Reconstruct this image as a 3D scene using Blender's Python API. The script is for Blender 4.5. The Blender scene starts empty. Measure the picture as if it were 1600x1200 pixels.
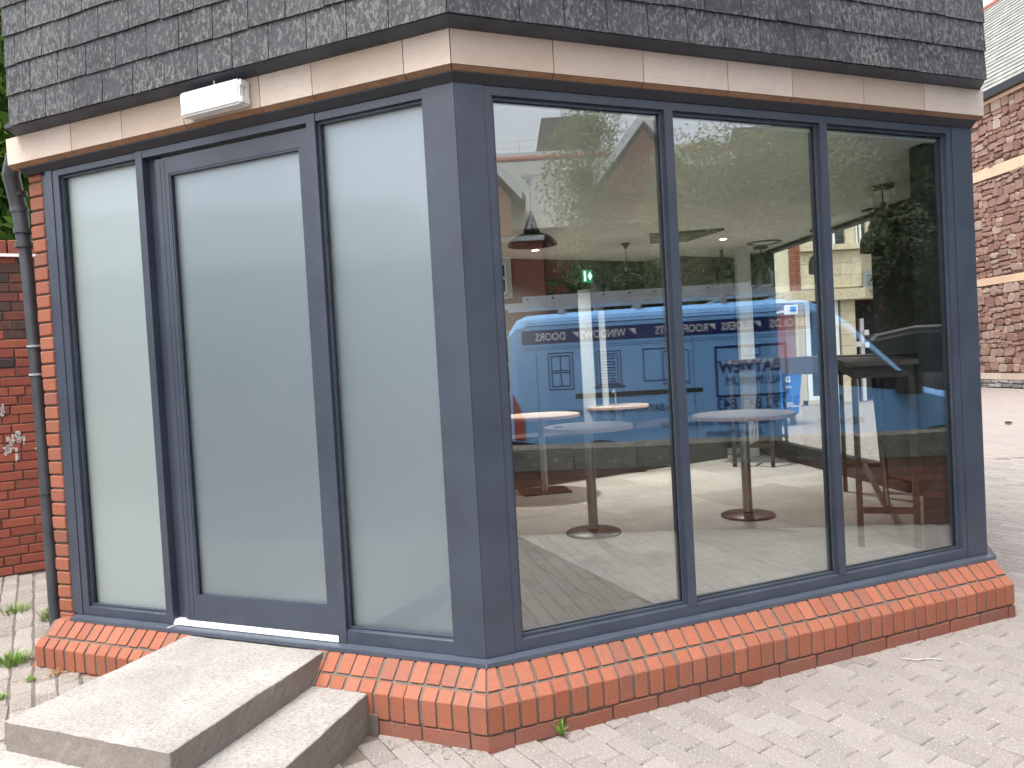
import bpy, bmesh, math, random
import numpy as np
from mathutils import Vector, Matrix
R = math.radians
random.seed(7); rng = np.random.default_rng(7)
S = bpy.context.scene; COL = S.collection

# ---------------------------------------------------------------- camera, sky, sun, exposure
CAM_H, FPX = 1.5338, 1193.62
PITCH, ROLL = .02722, .05617
cd = bpy.data.cameras.new('camera'); cam = bpy.data.objects.new('camera', cd); COL.objects.link(cam)
fw = Vector((0, math.cos(PITCH), -math.sin(PITCH))); up = Vector((0, math.sin(PITCH), math.cos(PITCH))); rt = Vector((1, 0, 0))
rt2 = rt*math.cos(ROLL) - up*math.sin(ROLL); up2 = rt*math.sin(ROLL) + up*math.cos(ROLL)
m = Matrix((rt2, up2, -fw)).transposed().to_4x4(); m.translation = (0, 0, CAM_H); cam.matrix_world = m
cd.sensor_width = 36; cd.lens = FPX/1600*36; cd.clip_start = .05; cd.clip_end = 600
S.camera = cam
W = bpy.data.worlds.new('World'); S.world = W; W.use_nodes = True
wn = W.node_tree; wn.nodes.clear()
SUN_EL, SUN_AZ = 68, 222          # azimuth measured clockwise from +Y
sky = wn.nodes.new('ShaderNodeTexSky'); sky.sky_type = 'NISHITA'; sky.sun_disc = False
sky.sun_elevation = R(SUN_EL); sky.sun_rotation = R(SUN_AZ); sky.air_density = 1.0; sky.dust_density = 5.0; sky.ozone_density = 1.0
hs = wn.nodes.new('ShaderNodeHueSaturation'); hs.inputs['Saturation'].default_value = .36
bg = wn.nodes.new('ShaderNodeBackground'); bg.inputs['Strength'].default_value = .15
wo = wn.nodes.new('ShaderNodeOutputWorld')
wn.links.new(sky.outputs[0], hs.inputs['Color']); wn.links.new(hs.outputs[0], bg.inputs['Color']); wn.links.new(bg.outputs[0], wo.inputs['Surface'])
sl = bpy.data.lights.new('sun', 'SUN'); sl.energy = .6; sl.angle = R(35); sl.color = (1, .96, .9)
so = bpy.data.objects.new('sun', sl); COL.objects.link(so)
sd = Vector((math.sin(R(SUN_AZ))*math.cos(R(SUN_EL)), math.cos(R(SUN_AZ))*math.cos(R(SUN_EL)), math.sin(R(SUN_EL))))
so.rotation_euler = sd.to_track_quat('Z', 'Y').to_euler(); so.location = (0, 0, 20)
S.view_settings.view_transform = 'Standard'; S.view_settings.look = 'None'; S.view_settings.gamma = 1
S.view_settings.exposure = 1.66; S.view_settings.use_curve_mapping = False
S.render.engine = 'CYCLES'
cy = S.cycles
cy.max_bounces = 10; cy.diffuse_bounces = 4; cy.glossy_bounces = 5; cy.transmission_bounces = 6; cy.transparent_max_bounces = 40
cy.caustics_reflective = False; cy.caustics_refractive = False; cy.sample_clamp_indirect = 6
cy.use_denoising = True
try: cy.denoiser = 'OPENIMAGEDENOISE'; cy.denoising_prefilter = 'ACCURATE'
except Exception: pass

# ---------------------------------------------------------------- materials
def nodes(name):
    mt = bpy.data.materials.new(name); mt.use_nodes = True
    nt = mt.node_tree; nt.nodes.clear()
    out = nt.nodes.new('ShaderNodeOutputMaterial'); return mt, nt, out
def N(nt, kind, **kw):
    n = nt.nodes.new(kind)
    for k, v in kw.items():
        if k in n.inputs: n.inputs[k].default_value = v
        else: setattr(n, k, v)
    return n
def L(nt, a, b): nt.links.new(a, b)
def ramp(nt, fac, stops):
    r = nt.nodes.new('ShaderNodeValToRGB'); el = r.color_ramp.elements
    while len(el) < len(stops): el.new(.5)
    for e, (p, c) in zip(el, stops):
        e.position = p; e.color = (*c, 1) if len(c) == 3 else c
    L(nt, fac, r.inputs[0]); return r.outputs[0]
def mixc(nt, fac, a, b, mode='MIX'):
    n = nt.nodes.new('ShaderNodeMix'); n.data_type = 'RGBA'; n.blend_type = mode
    for sock, v in ((n.inputs[0], fac), (n.inputs[6], a), (n.inputs[7], b)):
        if hasattr(v, 'default_value') or hasattr(v, 'links'): L(nt, v, sock)
        elif isinstance(v, (int, float)): sock.default_value = v
        else: sock.default_value = (*v, 1)
    return n.outputs[2]
def math_(nt, op, a, b=None, c=None):
    n = nt.nodes.new('ShaderNodeMath'); n.operation = op
    for i, v in enumerate((a, b, c)):
        if v is None: continue
        if isinstance(v, (int, float)): n.inputs[i].default_value = v
        else: L(nt, v, n.inputs[i])
    return n.outputs[0]
def rnd(nt):
    g = nt.nodes.new('ShaderNodeNewGeometry'); o = nt.nodes.new('ShaderNodeObjectInfo')
    return math_(nt, 'FRACT', math_(nt, 'ADD', math_(nt, 'MULTIPLY', g.outputs['Random Per Island'], 7.31), o.outputs['Random']))
def coords(nt, scale=(1, 1, 1), rot=(0, 0, 0)):
    tc = nt.nodes.new('ShaderNodeNewGeometry')
    mp = nt.nodes.new('ShaderNodeMapping'); mp.inputs['Scale'].default_value = scale; mp.inputs['Rotation'].default_value = rot
    L(nt, tc.outputs['Position'], mp.inputs['Vector']); return mp.outputs[0]
def noise(nt, vec, scale, detail=4, rough=.6, dist=0):
    n = N(nt, 'ShaderNodeTexNoise', Scale=scale, Detail=detail, Roughness=rough, Distortion=dist); L(nt, vec, n.inputs['Vector']); return n.outputs['Fac']
def bsdf(nt, out, color, rough=.6, metal=0, bump=None, bstr=.3, bdist=.002, spec=.5):
    b = nt.nodes.new('ShaderNodeBsdfPrincipled')
    if isinstance(color, tuple): b.inputs['Base Color'].default_value = (*color, 1)
    else: L(nt, color, b.inputs['Base Color'])
    if isinstance(rough, (int, float)): b.inputs['Roughness'].default_value = rough
    else: L(nt, rough, b.inputs['Roughness'])
    b.inputs['Metallic'].default_value = metal; b.inputs['Specular IOR Level'].default_value = spec
    if bump is not None:
        bp = N(nt, 'ShaderNodeBump', Strength=bstr, Distance=bdist); L(nt, bump, bp.inputs['Height']); L(nt, bp.outputs[0], b.inputs['Normal'])
    L(nt, b.outputs[0], out.inputs['Surface']); return b
def simple(name, col, rough=.6, metal=0, var=.12, nscale=14, bstr=.15, bdist=.001, spec=.5):
    mt, nt, out = nodes(name); v = coords(nt)
    n = noise(nt, v, nscale, 5)
    a = tuple(c*(1-var) for c in col); b = tuple(min(1, c*(1+var)) for c in col)
    c = ramp(nt, n, [(.3, a), (.7, b)])
    bsdf(nt, out, c, rough, metal, noise(nt, v, nscale*8, 3), bstr, bdist, spec); return mt
def varied(name, cols, rough=.8, speck=.0, speckcol=(.8, .8, .8), sscale=300, stain=.25, staincol=(.1, .08, .07), nscale=5, bstr=.5, bdist=.002, bscale=120, ssc_thr=.62):
    """pieces with a colour of their own: cols = stops for the random value"""
    mt, nt, out = nodes(name); v = coords(nt)
    r = rnd(nt); k = len(cols)
    base = ramp(nt, r, [(i/(k-1), c) for i, c in enumerate(cols)])
    c = base
    if stain: c = mixc(nt, math_(nt, 'MULTIPLY', ramp(nt, noise(nt, v, nscale, 6, .65), [(.45, (0, 0, 0)), (.75, (1, 1, 1))]), stain), c, staincol)
    fine = noise(nt, v, bscale, 4, .7)
    c = mixc(nt, .35, c, ramp(nt, fine, [(.3, (.45, .45, .45)), (.7, (1.25, 1.25, 1.25))]), 'MULTIPLY')
    if speck:
        sp = noise(nt, v, sscale, 2, .5)
        c = mixc(nt, math_(nt, 'MULTIPLY', ramp(nt, sp, [(ssc_thr, (0, 0, 0)), (ssc_thr+.06, (1, 1, 1))]), speck), c, speckcol)
    bsdf(nt, out, c, rough, 0, fine, bstr, bdist, .35); return mt

M = {}
M['frame'] = simple('anthracite_coated_metal', (.043, .053, .074), .36, 0, .16, 5, .05, .0005, .5)
M['sill_metal'] = simple('sill_coated_metal', (.062, .075, .10), .24, 0, .12, 6, .04)  # lighter than the frame: sky sheen on the sill put into the colour
M['trim_shaded'] = simple('shaded_head_trim', (.014, .017, .026), .45, 0, .1, 4)  # soffit shade under the stone band put into the trim colour
M['rubber'] = simple('black_gasket', (.012, .013, .015), .5)
M['white_metal'] = simple('bright_threshold', (.82, .84, .86), .3, .2, .03)
M['sealant'] = simple('pale_sealant', (.32, .33, .34), .6)
M['plastic_white'] = simple('white_plastic', (.82, .83, .82), .35, 0, .03, 6)
M['brick'] = varied('red_plinth_brick', [(.27, .082, .044), (.30, .098, .053), (.33, .113, .065), (.28, .088, .048), (.31, .102, .056), (.23, .085, .055)], .72, .35, (.42, .33, .28), 200, .5, (.16, .095, .07), 7, .6, .002, 110, .67)
M['brick_dark'] = varied('dark_base_brick', [(.20, .07, .045), (.25, .09, .058), (.22, .078, .05)], .7, .2, (.5, .4, .34), 300, .5, (.16, .12, .1), 7, .5, .002, 90, .68)  # darker brick tones for the lowest course
M['brick_wall'] = varied('boundary_wall_brick', [(.18, .042, .027), (.25, .062, .036), (.29, .075, .043), (.21, .050, .032)], .75, .0, (.8, .78, .75), 40, .35, (.10, .05, .04), 5, .6, .002, 70)
M['brick_soot'] = varied('soot_stained_brick', [(.035, .028, .025), (.07, .042, .034), (.16, .05, .035), (.05, .038, .032)], .85, 0, (0, 0, 0), 40, .7, (.025, .022, .02), 11, .7, .002, 70)
M['mortar'] = varied('grey_mortar', [(.105, .088, .075), (.15, .125, .105)], .9, .3, (.45, .4, .36), 260, .4, (.10, .085, .07), 12, .9, .004, 120)
M['old_paint'] = simple('flaking_old_paint', (.42, .38, .36), .9, 0, .35, 60)
M['render_grey'] = simple('grey_render', (.26, .28, .30), .9, 0, .1, 1)
M['mortar_dark'] = simple('dark_mortar', (.085, .06, .05), .9, 0, .4, 20, .8, .003)
# sandstone band
mt, nt, out = nodes('buff_sandstone'); v = coords(nt, (1, 1, 1)); vs = coords(nt, (6, 6, 45))
r = rnd(nt)
c = ramp(nt, r, [(0, (.54, .45, .37)), (.35, (.62, .53, .45)), (.7, (.49, .39, .305)), (1, (.63, .55, .475))])
c = mixc(nt, math_(nt, 'MULTIPLY', ramp(nt, noise(nt, v, 4, 6, .7), [(.5, (0, 0, 0)), (.72, (1, 1, 1))]), .35), c, (.42, .29, .20))
c = mixc(nt, math_(nt, 'MULTIPLY', ramp(nt, noise(nt, vs, 5, 4, .6), [(.45, (0, 0, 0)), (.62, (1, 1, 1))]), .22), c, (.45, .33, .25))
bsdf(nt, out, c, .85, 0, noise(nt, vs, 8, 4), .55, .003, .2); M['stone'] = mt
# under face of the band: shade and orange bounce put into the colour
M['stone_shaded'] = varied('shaded_brown_sandstone', [(.30, .17, .10), (.36, .20, .11), (.27, .16, .10)], .9, 0, (0, 0, 0), 50, .6, (.12, .075, .05), 9, .5, .003, 60)
# slates
mt, nt, out = nodes('weathered_hung_slate'); v = coords(nt); vs = coords(nt, (1, 1, .5))
r = rnd(nt); base = ramp(nt, r, [(0, (.020, .021, .026)), (.5, (.030, .032, .037)), (1, (.016, .017, .021))])
big = noise(nt, v, 1.7, 3, .5); l1 = noise(nt, vs, 68, 6, .72, .7)
thr = math_(nt, 'ADD', l1, math_(nt, 'MULTIPLY', math_(nt, 'SUBTRACT', big, .5), .22))
thr = math_(nt, 'ADD', thr, math_(nt, 'MULTIPLY', math_(nt, 'SUBTRACT', r, .5), .035))
lich = ramp(nt, thr, [(.495, (0, 0, 0)), (.60, (1, 1, 1))])
c = mixc(nt, math_(nt, 'MULTIPLY', lich, .55), base, (.23, .225, .212))
soft = ramp(nt, noise(nt, v, 9, 4, .6), [(.40, (0, 0, 0)), (.75, (1, 1, 1))])
c = mixc(nt, math_(nt, 'MULTIPLY', soft, .38), c, (.085, .09, .098))
moss = ramp(nt, noise(nt, v, 22, 5, .7), [(.60, (0, 0, 0)), (.70, (1, 1, 1))])
c = mixc(nt, math_(nt, 'MULTIPLY', moss, .35), c, (.12, .13, .07))
bsdf(nt, out, c, .62, 0, thr, .5, .002, .4); M['slate'] = mt
M['lead'] = simple('lead_flashing', (.040, .047, .062), .45, .0, .35, 6, .25, .003)
# concrete steps
mt, nt, out = nodes('exposed_aggregate_concrete'); v = coords(nt)
f1 = noise(nt, v, 85, 4, .8); f2 = noise(nt, v, 170, 2, .6); b1 = noise(nt, v, 3, 5, .6)
c = ramp(nt, b1, [(.3, (.27, .255, .235)), (.7, (.385, .368, .345))])
c = mixc(nt, math_(nt, 'MULTIPLY', ramp(nt, f1, [(.50, (0, 0, 0)), (.58, (1, 1, 1))]), .6), c, (.15, .13, .115))
c = mixc(nt, math_(nt, 'MULTIPLY', ramp(nt, f2, [(.60, (0, 0, 0)), (.66, (1, 1, 1))]), .55), c, (.56, .54, .52))
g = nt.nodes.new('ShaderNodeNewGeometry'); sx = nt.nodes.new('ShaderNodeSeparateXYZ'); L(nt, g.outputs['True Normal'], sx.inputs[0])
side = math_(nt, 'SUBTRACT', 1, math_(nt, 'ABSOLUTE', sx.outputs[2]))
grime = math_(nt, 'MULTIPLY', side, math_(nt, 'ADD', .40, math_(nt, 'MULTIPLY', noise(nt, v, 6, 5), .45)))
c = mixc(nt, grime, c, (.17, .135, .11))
bsdf(nt, out, c, .92, 0, f1, .75, .004, .2); M['concrete'] = mt
M['paver'] = varied('pink_grey_paving_block', [(.205, .185, .170), (.262, .238, .220), (.235, .213, .196), (.285, .262, .243), (.22, .20, .185)], .9, .55, (.42, .395, .375), 120, .3, (.27, .21, .18), 3.2, .8, .004, 150, .57)
M['paver_old'] = varied('weathered_paving_block', [(.20, .175, .155), (.255, .225, .20), (.30, .275, .25)], .9, .6, (.7, .67, .63), 180, .5, (.20, .15, .12), 4, .9, .005, 120, .60)
# far paving: blocks drawn only where they are too small to build
mt, nt, out = nodes('paving_ground'); v = coords(nt, (1, 1, 1), (0, 0, R(58)))
bt = N(nt, 'ShaderNodeTexBrick', Scale=5.0); bt.inputs['Color1'].default_value = (.255, .225, .208, 1); bt.inputs['Color2'].default_value = (.30, .268, .25, 1)
bt.inputs['Mortar'].default_value = (.14, .12, .105, 1); bt.inputs['Mortar Size'].default_value = .03; bt.inputs['Brick Width'].default_value = 1.03; bt.inputs['Row Height'].default_value = .53
L(nt, v, bt.inputs['Vector'])
c = mixc(nt, math_(nt, 'MULTIPLY', ramp(nt, noise(nt, v, .8, 6, .6), [(.4, (0, 0, 0)), (.75, (1, 1, 1))]), .35), bt.outputs['Color'], (.30, .25, .22))
bsdf(nt, out, c, .9, 0, noise(nt, v, 60, 3), .3, .003, .2); M['ground'] = mt
M['sand'] = varied('joint_sand', [(.125, .105, .09), (.155, .13, .11)], .95, .3, (.4, .36, .3), 200, .4, (.1, .08, .06), 10, .8, .004, 80)
M['asphalt'] = simple('asphalt', (.06, .06, .062), .9, 0, .25, 30, .5, .004)
# glass: a thin sheet; both faces mirror by the Schlick law, the rest goes straight through
def glass(name, f0, tint, rough=0):
    mt, nt, out = nodes(name)
    g = nt.nodes.new('ShaderNodeNewGeometry'); d = nt.nodes.new('ShaderNodeVectorMath'); d.operation = 'DOT_PRODUCT'
    L(nt, g.outputs['Normal'], d.inputs[0]); L(nt, g.outputs['Incoming'], d.inputs[1])
    k = math_(nt, 'POWER', math_(nt, 'SUBTRACT', 1, math_(nt, 'ABSOLUTE', d.outputs['Value'])), 5)
    fr = math_(nt, 'ADD', f0, math_(nt, 'MULTIPLY', k, 1-f0))
    t = N(nt, 'ShaderNodeBsdfTransparent', Color=(*tint, 1)); gl = N(nt, 'ShaderNodeBsdfGlossy', Color=(1, 1, 1, 1), Roughness=rough)
    mx = nt.nodes.new('ShaderNodeMixShader'); L(nt, fr, mx.inputs[0]); L(nt, t.outputs[0], mx.inputs[1]); L(nt, gl.outputs[0], mx.inputs[2])
    L(nt, mx.outputs[0], out.inputs['Surface']); return mt
M['glass'] = glass('clear_glass', .094, (.975, .988, .983)); M['glass_front'] = glass('satin_front_glass', .030, (.97, .98, .99), .09)
M['glass_far'] = glass('far_glass', .04, (.97, .985, .98))
mt, nt, out = nodes('frosted_film')
df = N(nt, 'ShaderNodeBsdfDiffuse', Color=(.33, .385, .41, 1)); tl = N(nt, 'ShaderNodeBsdfTranslucent', Color=(.80, .90, .88, 1)); mx = N(nt, 'ShaderNodeMixShader'); mx.inputs[0].default_value = .5
L(nt, df.outputs[0], mx.inputs[1]); L(nt, tl.outputs[0], mx.inputs[2])
gs = N(nt, 'ShaderNodeBsdfGlossy', Color=(.88, .95, 1, 1), Roughness=.42); mx2 = N(nt, 'ShaderNodeMixShader'); mx2.inputs[0].default_value = .16
rf = N(nt, 'ShaderNodeBsdfRefraction', Color=(.80, .92, .88, 1), Roughness=.55, IOR=1.18); mx3 = N(nt, 'ShaderNodeMixShader'); mx3.inputs[0].default_value = .34; L(nt, mx.outputs[0], mx3.inputs[1]); L(nt, rf.outputs[0], mx3.inputs[2]); L(nt, mx3.outputs[0], mx2.inputs[1]); L(nt, gs.outputs[0], mx2.inputs[2]); L(nt, mx2.outputs[0], out.inputs['Surface']); M['frost'] = mt
mt, nt, out = nodes('thin_frosting'); tl = N(nt, 'ShaderNodeBsdfTranslucent', Color=(.93, .97, .93, 1)); tp = N(nt, 'ShaderNodeBsdfTransparent', Color=(.9, .95, .92, 1)); mx = N(nt, 'ShaderNodeMixShader'); mx.inputs[0].default_value = .35; L(nt, tl.outputs[0], mx.inputs[1]); L(nt, tp.outputs[0], mx.inputs[2]); L(nt, mx.outputs[0], out.inputs['Surface']); M['frost_thin'] = mt
mt2 = M['frost'].copy(); mt2.name = 'frosted_film_painted_glow'; M['frost_glow'] = mt2  # left pane: glow from behind put into a whiter film colour
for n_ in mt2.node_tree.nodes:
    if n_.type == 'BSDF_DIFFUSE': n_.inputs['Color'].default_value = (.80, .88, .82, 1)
def emit(name, col, s):
    mt, nt, out = nodes(name); e = N(nt, 'ShaderNodeEmission', Color=(*col, 1), Strength=s); L(nt, e.outputs[0], out.inputs['Surface']); return mt
M['lamp_on'] = emit('lit_downlight', (1, .85, .65), 14)
M['exit_green'] = emit('lit_green_sign', (.015, .30, .12), .30); M['exit_white'] = emit('lit_white_pictogram', (.7, 1, .85), .55)
# interior
M['ceiling'] = simple('white_ceiling', (.84, .835, .80), .9, 0, .03, 2)
M['dark_wall'] = simple('charcoal_wall', (.030, .033, .034), .6, 0, .25, 2)
M['grey_wall'] = simple('grey_panel', (.15, .15, .14), .7, 0, .1, 2)
M['white_paint'] = simple('white_paint', (.80, .82, .82), .5, 0, .03)
M['dull_white'] = simple('dull_white_paint', (.42, .45, .47), .6, 0, .05)
M['tile'] = varied('grey_floor_tile', [(.44, .425, .40), (.54, .52, .485), (.38, .365, .34), (.50, .48, .44)], .68, 0, (0, 0, 0), 50, .5, (.27, .245, .215), 2.8, .15, .001, 30)
mt, nt, out = nodes('worn_wood_plank'); v = coords(nt, (1, 1, 1), (0, 0, R(-22))); vs = coords(nt, (14, 1.2, 1), (0, 0, R(-22)))
vg = nt.nodes.new('ShaderNodeMapping'); L(nt, v, vg.inputs['Vector']); vg.inputs['Scale'].default_value = (14, 1.6, 1)
c = ramp(nt, rnd(nt), [(0, (.022, .017, .013)), (.5, (.070, .054, .040)), (1, (.042, .034, .027))])
c = mixc(nt, .65, c, ramp(nt, noise(nt, vg.outputs[0], 3, 8, .7), [(.3, (.35, .33, .3)), (.7, (1.6, 1.55, 1.5))]), 'MULTIPLY')
c = mixc(nt, math_(nt, 'MULTIPLY', ramp(nt, noise(nt, v, 5, 6, .7), [(.5, (0, 0, 0)), (.7, (1, 1, 1))]), .4), c, (.13, .115, .10))
bsdf(nt, out, c, .72, 0, noise(nt, vg.outputs[0], 6, 5), .2, .001, .2); M['plank'] = mt
M['steel'] = simple('brushed_steel_column', (.36, .34, .31), .38, .85, .15, 4)
M['black_iron'] = simple('black_cast_iron', (.022, .022, .023), .38, .2, .2)
M['enamel'] = simple('dark_enamel', (.045, .052, .05), .22, .1, .12)
M['bell_metal'] = simple('grey_green_bell_metal', (.10, .118, .105), .3, .35, .15)
M['bronze'] = simple('old_steel_frame', (.055, .042, .032), .5, .4, .3, 18)
M['wood_top'] = simple('pale_wood_laminate', (.60, .47, .38), .35, 0, .08, 10)
M['ply_edge'] = simple('ply_edge', (.66, .40, .26), .6, 0, .15, 40)
M['dark_wood'] = simple('dark_wood', (.075, .058, .048), .45, 0, .3, 12)
M['soot'] = simple('black_plastic', (.015, .015, .016), .45)
# outside, far
M['cream_stone'] = varied('cream_ashlar', [(.62, .54, .38), (.68, .60, .44), (.58, .50, .36)], .85, 0, (0, 0, 0), 40, .15, (.4, .34, .24), 1.2, .3, .004, 20)
M['render_cream'] = simple('cream_render', (.70, .66, .50), .85, 0, .04, 2)
M['red_far'] = varied('far_red_brick', [(.30, .10, .065), (.24, .08, .05), (.34, .12, .08)], .85, 0, (0, 0, 0), 40, .2, (.2, .08, .05), 2, .4, .004, 30)
M['brick_low'] = varied('dull_street_wall_brick', [(.26, .085, .05), (.32, .11, .065), (.22, .075, .045)], .9, 0, (0, 0, 0), 40, .3, (.08, .06, .05), 3, .4, .004, 30)
M['rubble'] = varied('red_rubble_stone', [(.20, .105, .088), (.29, .17, .135), (.37, .255, .20), (.235, .125, .11), (.44, .345, .28), (.32, .20, .155), (.26, .14, .115)], .9, .15, (.7, .6, .5), 30, .35, (.15, .085, .075), 3.5, .9, .02, 14)
M['rubble_grey'] = varied('grey_rubble_stone', [(.20, .19, .19), (.34, .32, .31), (.44, .41, .38)], .9, 0, (0, 0, 0), 30, .3, (.12, .11, .11), 3, .9, .02, 14)
M['pointing'] = simple('rubble_pointing', (.20, .14, .118), .95, 0, .3, 6, .6, .01)
M['band_far'] = simple('buff_string_course', (.66, .47, .33), .85, 0, .12, 1.5)
M['roof_slate'] = varied('grey_green_roof_slate', [(.20, .21, .195), (.25, .265, .24), (.29, .30, .28), (.22, .235, .22)], .7, 0, (0, 0, 0), 30, .3, (.14, .15, .13), 1.5, .5, .006, 12)
M['ridge'] = simple('red_ridge_tile', (.50, .19, .15), .8, 0, .15, 2)
M['gutter'] = simple('black_gutter', (.012, .013, .016), .4)
M['pipe'] = simple('dark_grey_plastic_pipe', (.045, .05, .058), .42, 0, .25, 8, .15)
M['darkglass'] = simple('dark_window_glass', (.02, .026, .032), .08, 0, .2, 2, 0)
M['bin_blue'] = simple('blue_bin_plastic', (.01, .16, .55), .4, 0, .06, 3)
M['van'] = simple('sky_blue_van_paint', (.25, .55, 1.0), .3, .0, .02, 2, 0, .0005, .6)
M['navy'] = simple('navy_lettering_film', (.012, .03, .16), .4, 0, .03)
M['white_film'] = simple('white_lettering_film', (.80, .82, .86), .4, 0, .02)
M['lamp_red'] = simple('red_tail_lens', (.40, .015, .012), .15, 0, .1)
M['alu'] = simple('aluminium_plank', (.62, .62, .60), .42, .55, .1, 5)
M['tyre'] = simple('tyre_rubber', (.02, .02, .02), .8)
M['grey_sign'] = simple('grey_sign_board', (.24, .27, .27), .6)
M['coping'] = varied('rough_granite_coping', [(.10, .095, .075), (.14, .13, .11), (.17, .16, .14)], .95, .7, (.36, .35, .32), 40, .8, (.04, .04, .03), 9, 1, .02, 30)
def leafmat(name, cols):
    mt, nt, out = nodes(name); r = rnd(nt)
    c = ramp(nt, r, [(i/(len(cols)-1), x) for i, x in enumerate(cols)])
    d = nt.nodes.new('ShaderNodeBsdfPrincipled'); L(nt, c, d.inputs['Base Color']); d.inputs['Roughness'].default_value = .8; d.inputs['Specular IOR Level'].default_value = .12
    t = nt.nodes.new('ShaderNodeBsdfTranslucent'); L(nt, c, t.inputs['Color']); mx = nt.nodes.new('ShaderNodeMixShader'); mx.inputs[0].default_value = .3
    L(nt, d.outputs[0], mx.inputs[1]); L(nt, t.outputs[0], mx.inputs[2]); L(nt, mx.outputs[0], out.inputs['Surface']); return mt
M['leaf'] = leafmat('green_leaf', [(.045, .10, .018), (.075, .15, .025), (.10, .20, .03), (.06, .12, .02)])
M['leaf_birch'] = leafmat('birch_leaf', [(.20, .24, .12), (.26, .30, .15), (.30, .35, .17), (.22, .26, .13)])
M['leaf_dark'] = leafmat('dark_leaf', [(.02, .045, .012), (.035, .07, .018), (.05, .10, .02)])
M['grass'] = leafmat('grass_blade', [(.09, .19, .03), (.14, .27, .05), (.20, .33, .07), (.25, .26, .09)])
M['dead'] = leafmat('dead_leaf', [(.36, .20, .10), (.45, .28, .15), (.30, .17, .09)])
M['bark'] = simple('bark', (.12, .095, .075), .95, 0, .4, 12, .8, .01)
M['birch_bark'] = simple('birch_bark', (.45, .43, .39), .9, 0, .35, 9, .6, .01)

# ---------------------------------------------------------------- mesh helpers
def mesh(name, verts, faces, mat=None, smooth=False):
    me = bpy.data.meshes.new(name); me.from_pydata([tuple(v) for v in verts], [], faces); me.update()
    if mat: me.materials.append(M[mat] if isinstance(mat, str) else mat)
    if smooth:
        me.shade_smooth(); me.set_sharp_from_angle(angle=R(35))
    return me
def link(name, me, parent=None, mx=None, **props):
    o = bpy.data.objects.new(name, me); COL.objects.link(o)
    if parent is not None: o.parent = parent
    if mx is not None: o.matrix_world = mx if parent is None else mx
    if mx is not None and parent is not None:
        o.matrix_basis = parent_inv(parent) @ mx
    for k, v in props.items(): o[k] = v
    return o
_wm = {}
def parent_inv(p):
    m = Matrix.Identity(4); q = p
    while q is not None:
        m = q.matrix_basis @ m; q = q.parent
    return m.inverted()
def thing(name, label, cat, loc=(0, 0, 0), rz=0, group=None):
    o = bpy.data.objects.new(name, None); COL.objects.link(o); o.location = loc; o.rotation_euler = (0, 0, rz)
    o.matrix_basis = Matrix.Translation(loc) @ Matrix.Rotation(rz, 4, 'Z')
    o['label'] = label; o['category'] = cat; o.empty_display_size = .2
    if group: o['group'] = group
    return o
class MB:
    """collects shapes in world (or local) coordinates, then makes one mesh"""
    def __init__(s): s.v = []; s.f = []
    def add(s, vs, fs):
        k = len(s.v); s.v += [tuple(v) for v in vs]; s.f += [tuple(i+k for i in f) for f in fs]; return s
    def hexa(s, p):
        return s.add(p, [(3, 2, 1, 0), (4, 5, 6, 7), (0, 1, 5, 4), (1, 2, 6, 5), (2, 3, 7, 6), (3, 0, 4, 7)])
    def box(s, x0, x1, y0, y1, z0, z1, T=None):
        p = [(x0, y0, z0), (x1, y0, z0), (x1, y1, z0), (x0, y1, z0), (x0, y0, z1), (x1, y0, z1), (x1, y1, z1), (x0, y1, z1)]
        if T: p = [T(*q) for q in p]
        return s.hexa(p)
    def lathe(s, prof, c=(0, 0, 0), n=32, close=False):
        vs = []; fs = []; k = len(prof)
        for i in range(n):
            a = 2*math.pi*i/n
            vs += [(c[0]+r*math.cos(a), c[1]+r*math.sin(a), c[2]+z) for r, z in prof]
        for i in range(n):
            j = (i+1) % n
            for q in range(k-1): fs.append((i*k+q, j*k+q, j*k+q+1, i*k+q+1))
            if close: fs.append((i*k+k-1, j*k+k-1, j*k, i*k))
        return s.add(vs, fs)
    def tube(s, pts, rad, n=8, caps=True):
        pts = [Vector(p) for p in pts]; k = len(pts); rads = rad if isinstance(rad, (list, tuple)) else [rad]*k
        vs = []; fs = []; ref = None
        for i, p in enumerate(pts):
            d = (pts[min(i+1, k-1)]-pts[max(i-1, 0)]).normalized()
            if ref is None: ref = Vector((0, 0, 1)) if abs(d.z) < .9 else Vector((1, 0, 0))
            a = d.cross(ref).normalized(); b = d.cross(a).normalized(); ref = a.cross(d).normalized() if a.length else ref
            vs += [p + a*rads[i]*math.cos(2*math.pi*q/n) + b*rads[i]*math.sin(2*math.pi*q/n) for q in range(n)]
        for i in range(k-1):
            for q in range(n): fs.append((i*n+q, i*n+(q+1) % n, (i+1)*n+(q+1) % n, (i+1)*n+q))
        if caps: fs += [tuple(range(n))[::-1], tuple(range((k-1)*n, k*n))]
        return s.add(vs, fs)
    def prism(s, poly, fn0, fn1):
        k = len(poly); vs = [fn0(*p) for p in poly]+[fn1(*p) for p in poly]
        return s.add(vs, [tuple(range(k)), tuple(range(2*k-1, k-1, -1))]+[(i, i+k, (i+1) % k+k, (i+1) % k) for i in range(k)])
    def obj(s, name, mat, parent=None, smooth=False, fix=True, **props):
        me = mesh(name, s.v, s.f, mat, False)
        if fix:
            b = bmesh.new(); b.from_mesh(me); bmesh.ops.recalc_face_normals(b, faces=b.faces); b.to_mesh(me); b.free()
        if smooth: me.shade_smooth(); me.set_sharp_from_angle(angle=R(38))
        o = link(name, me)
        if parent is not None: o.parent = parent; o.matrix_basis = parent_inv(parent)
        for k, v in props.items(): o[k] = v
        return o
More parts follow.
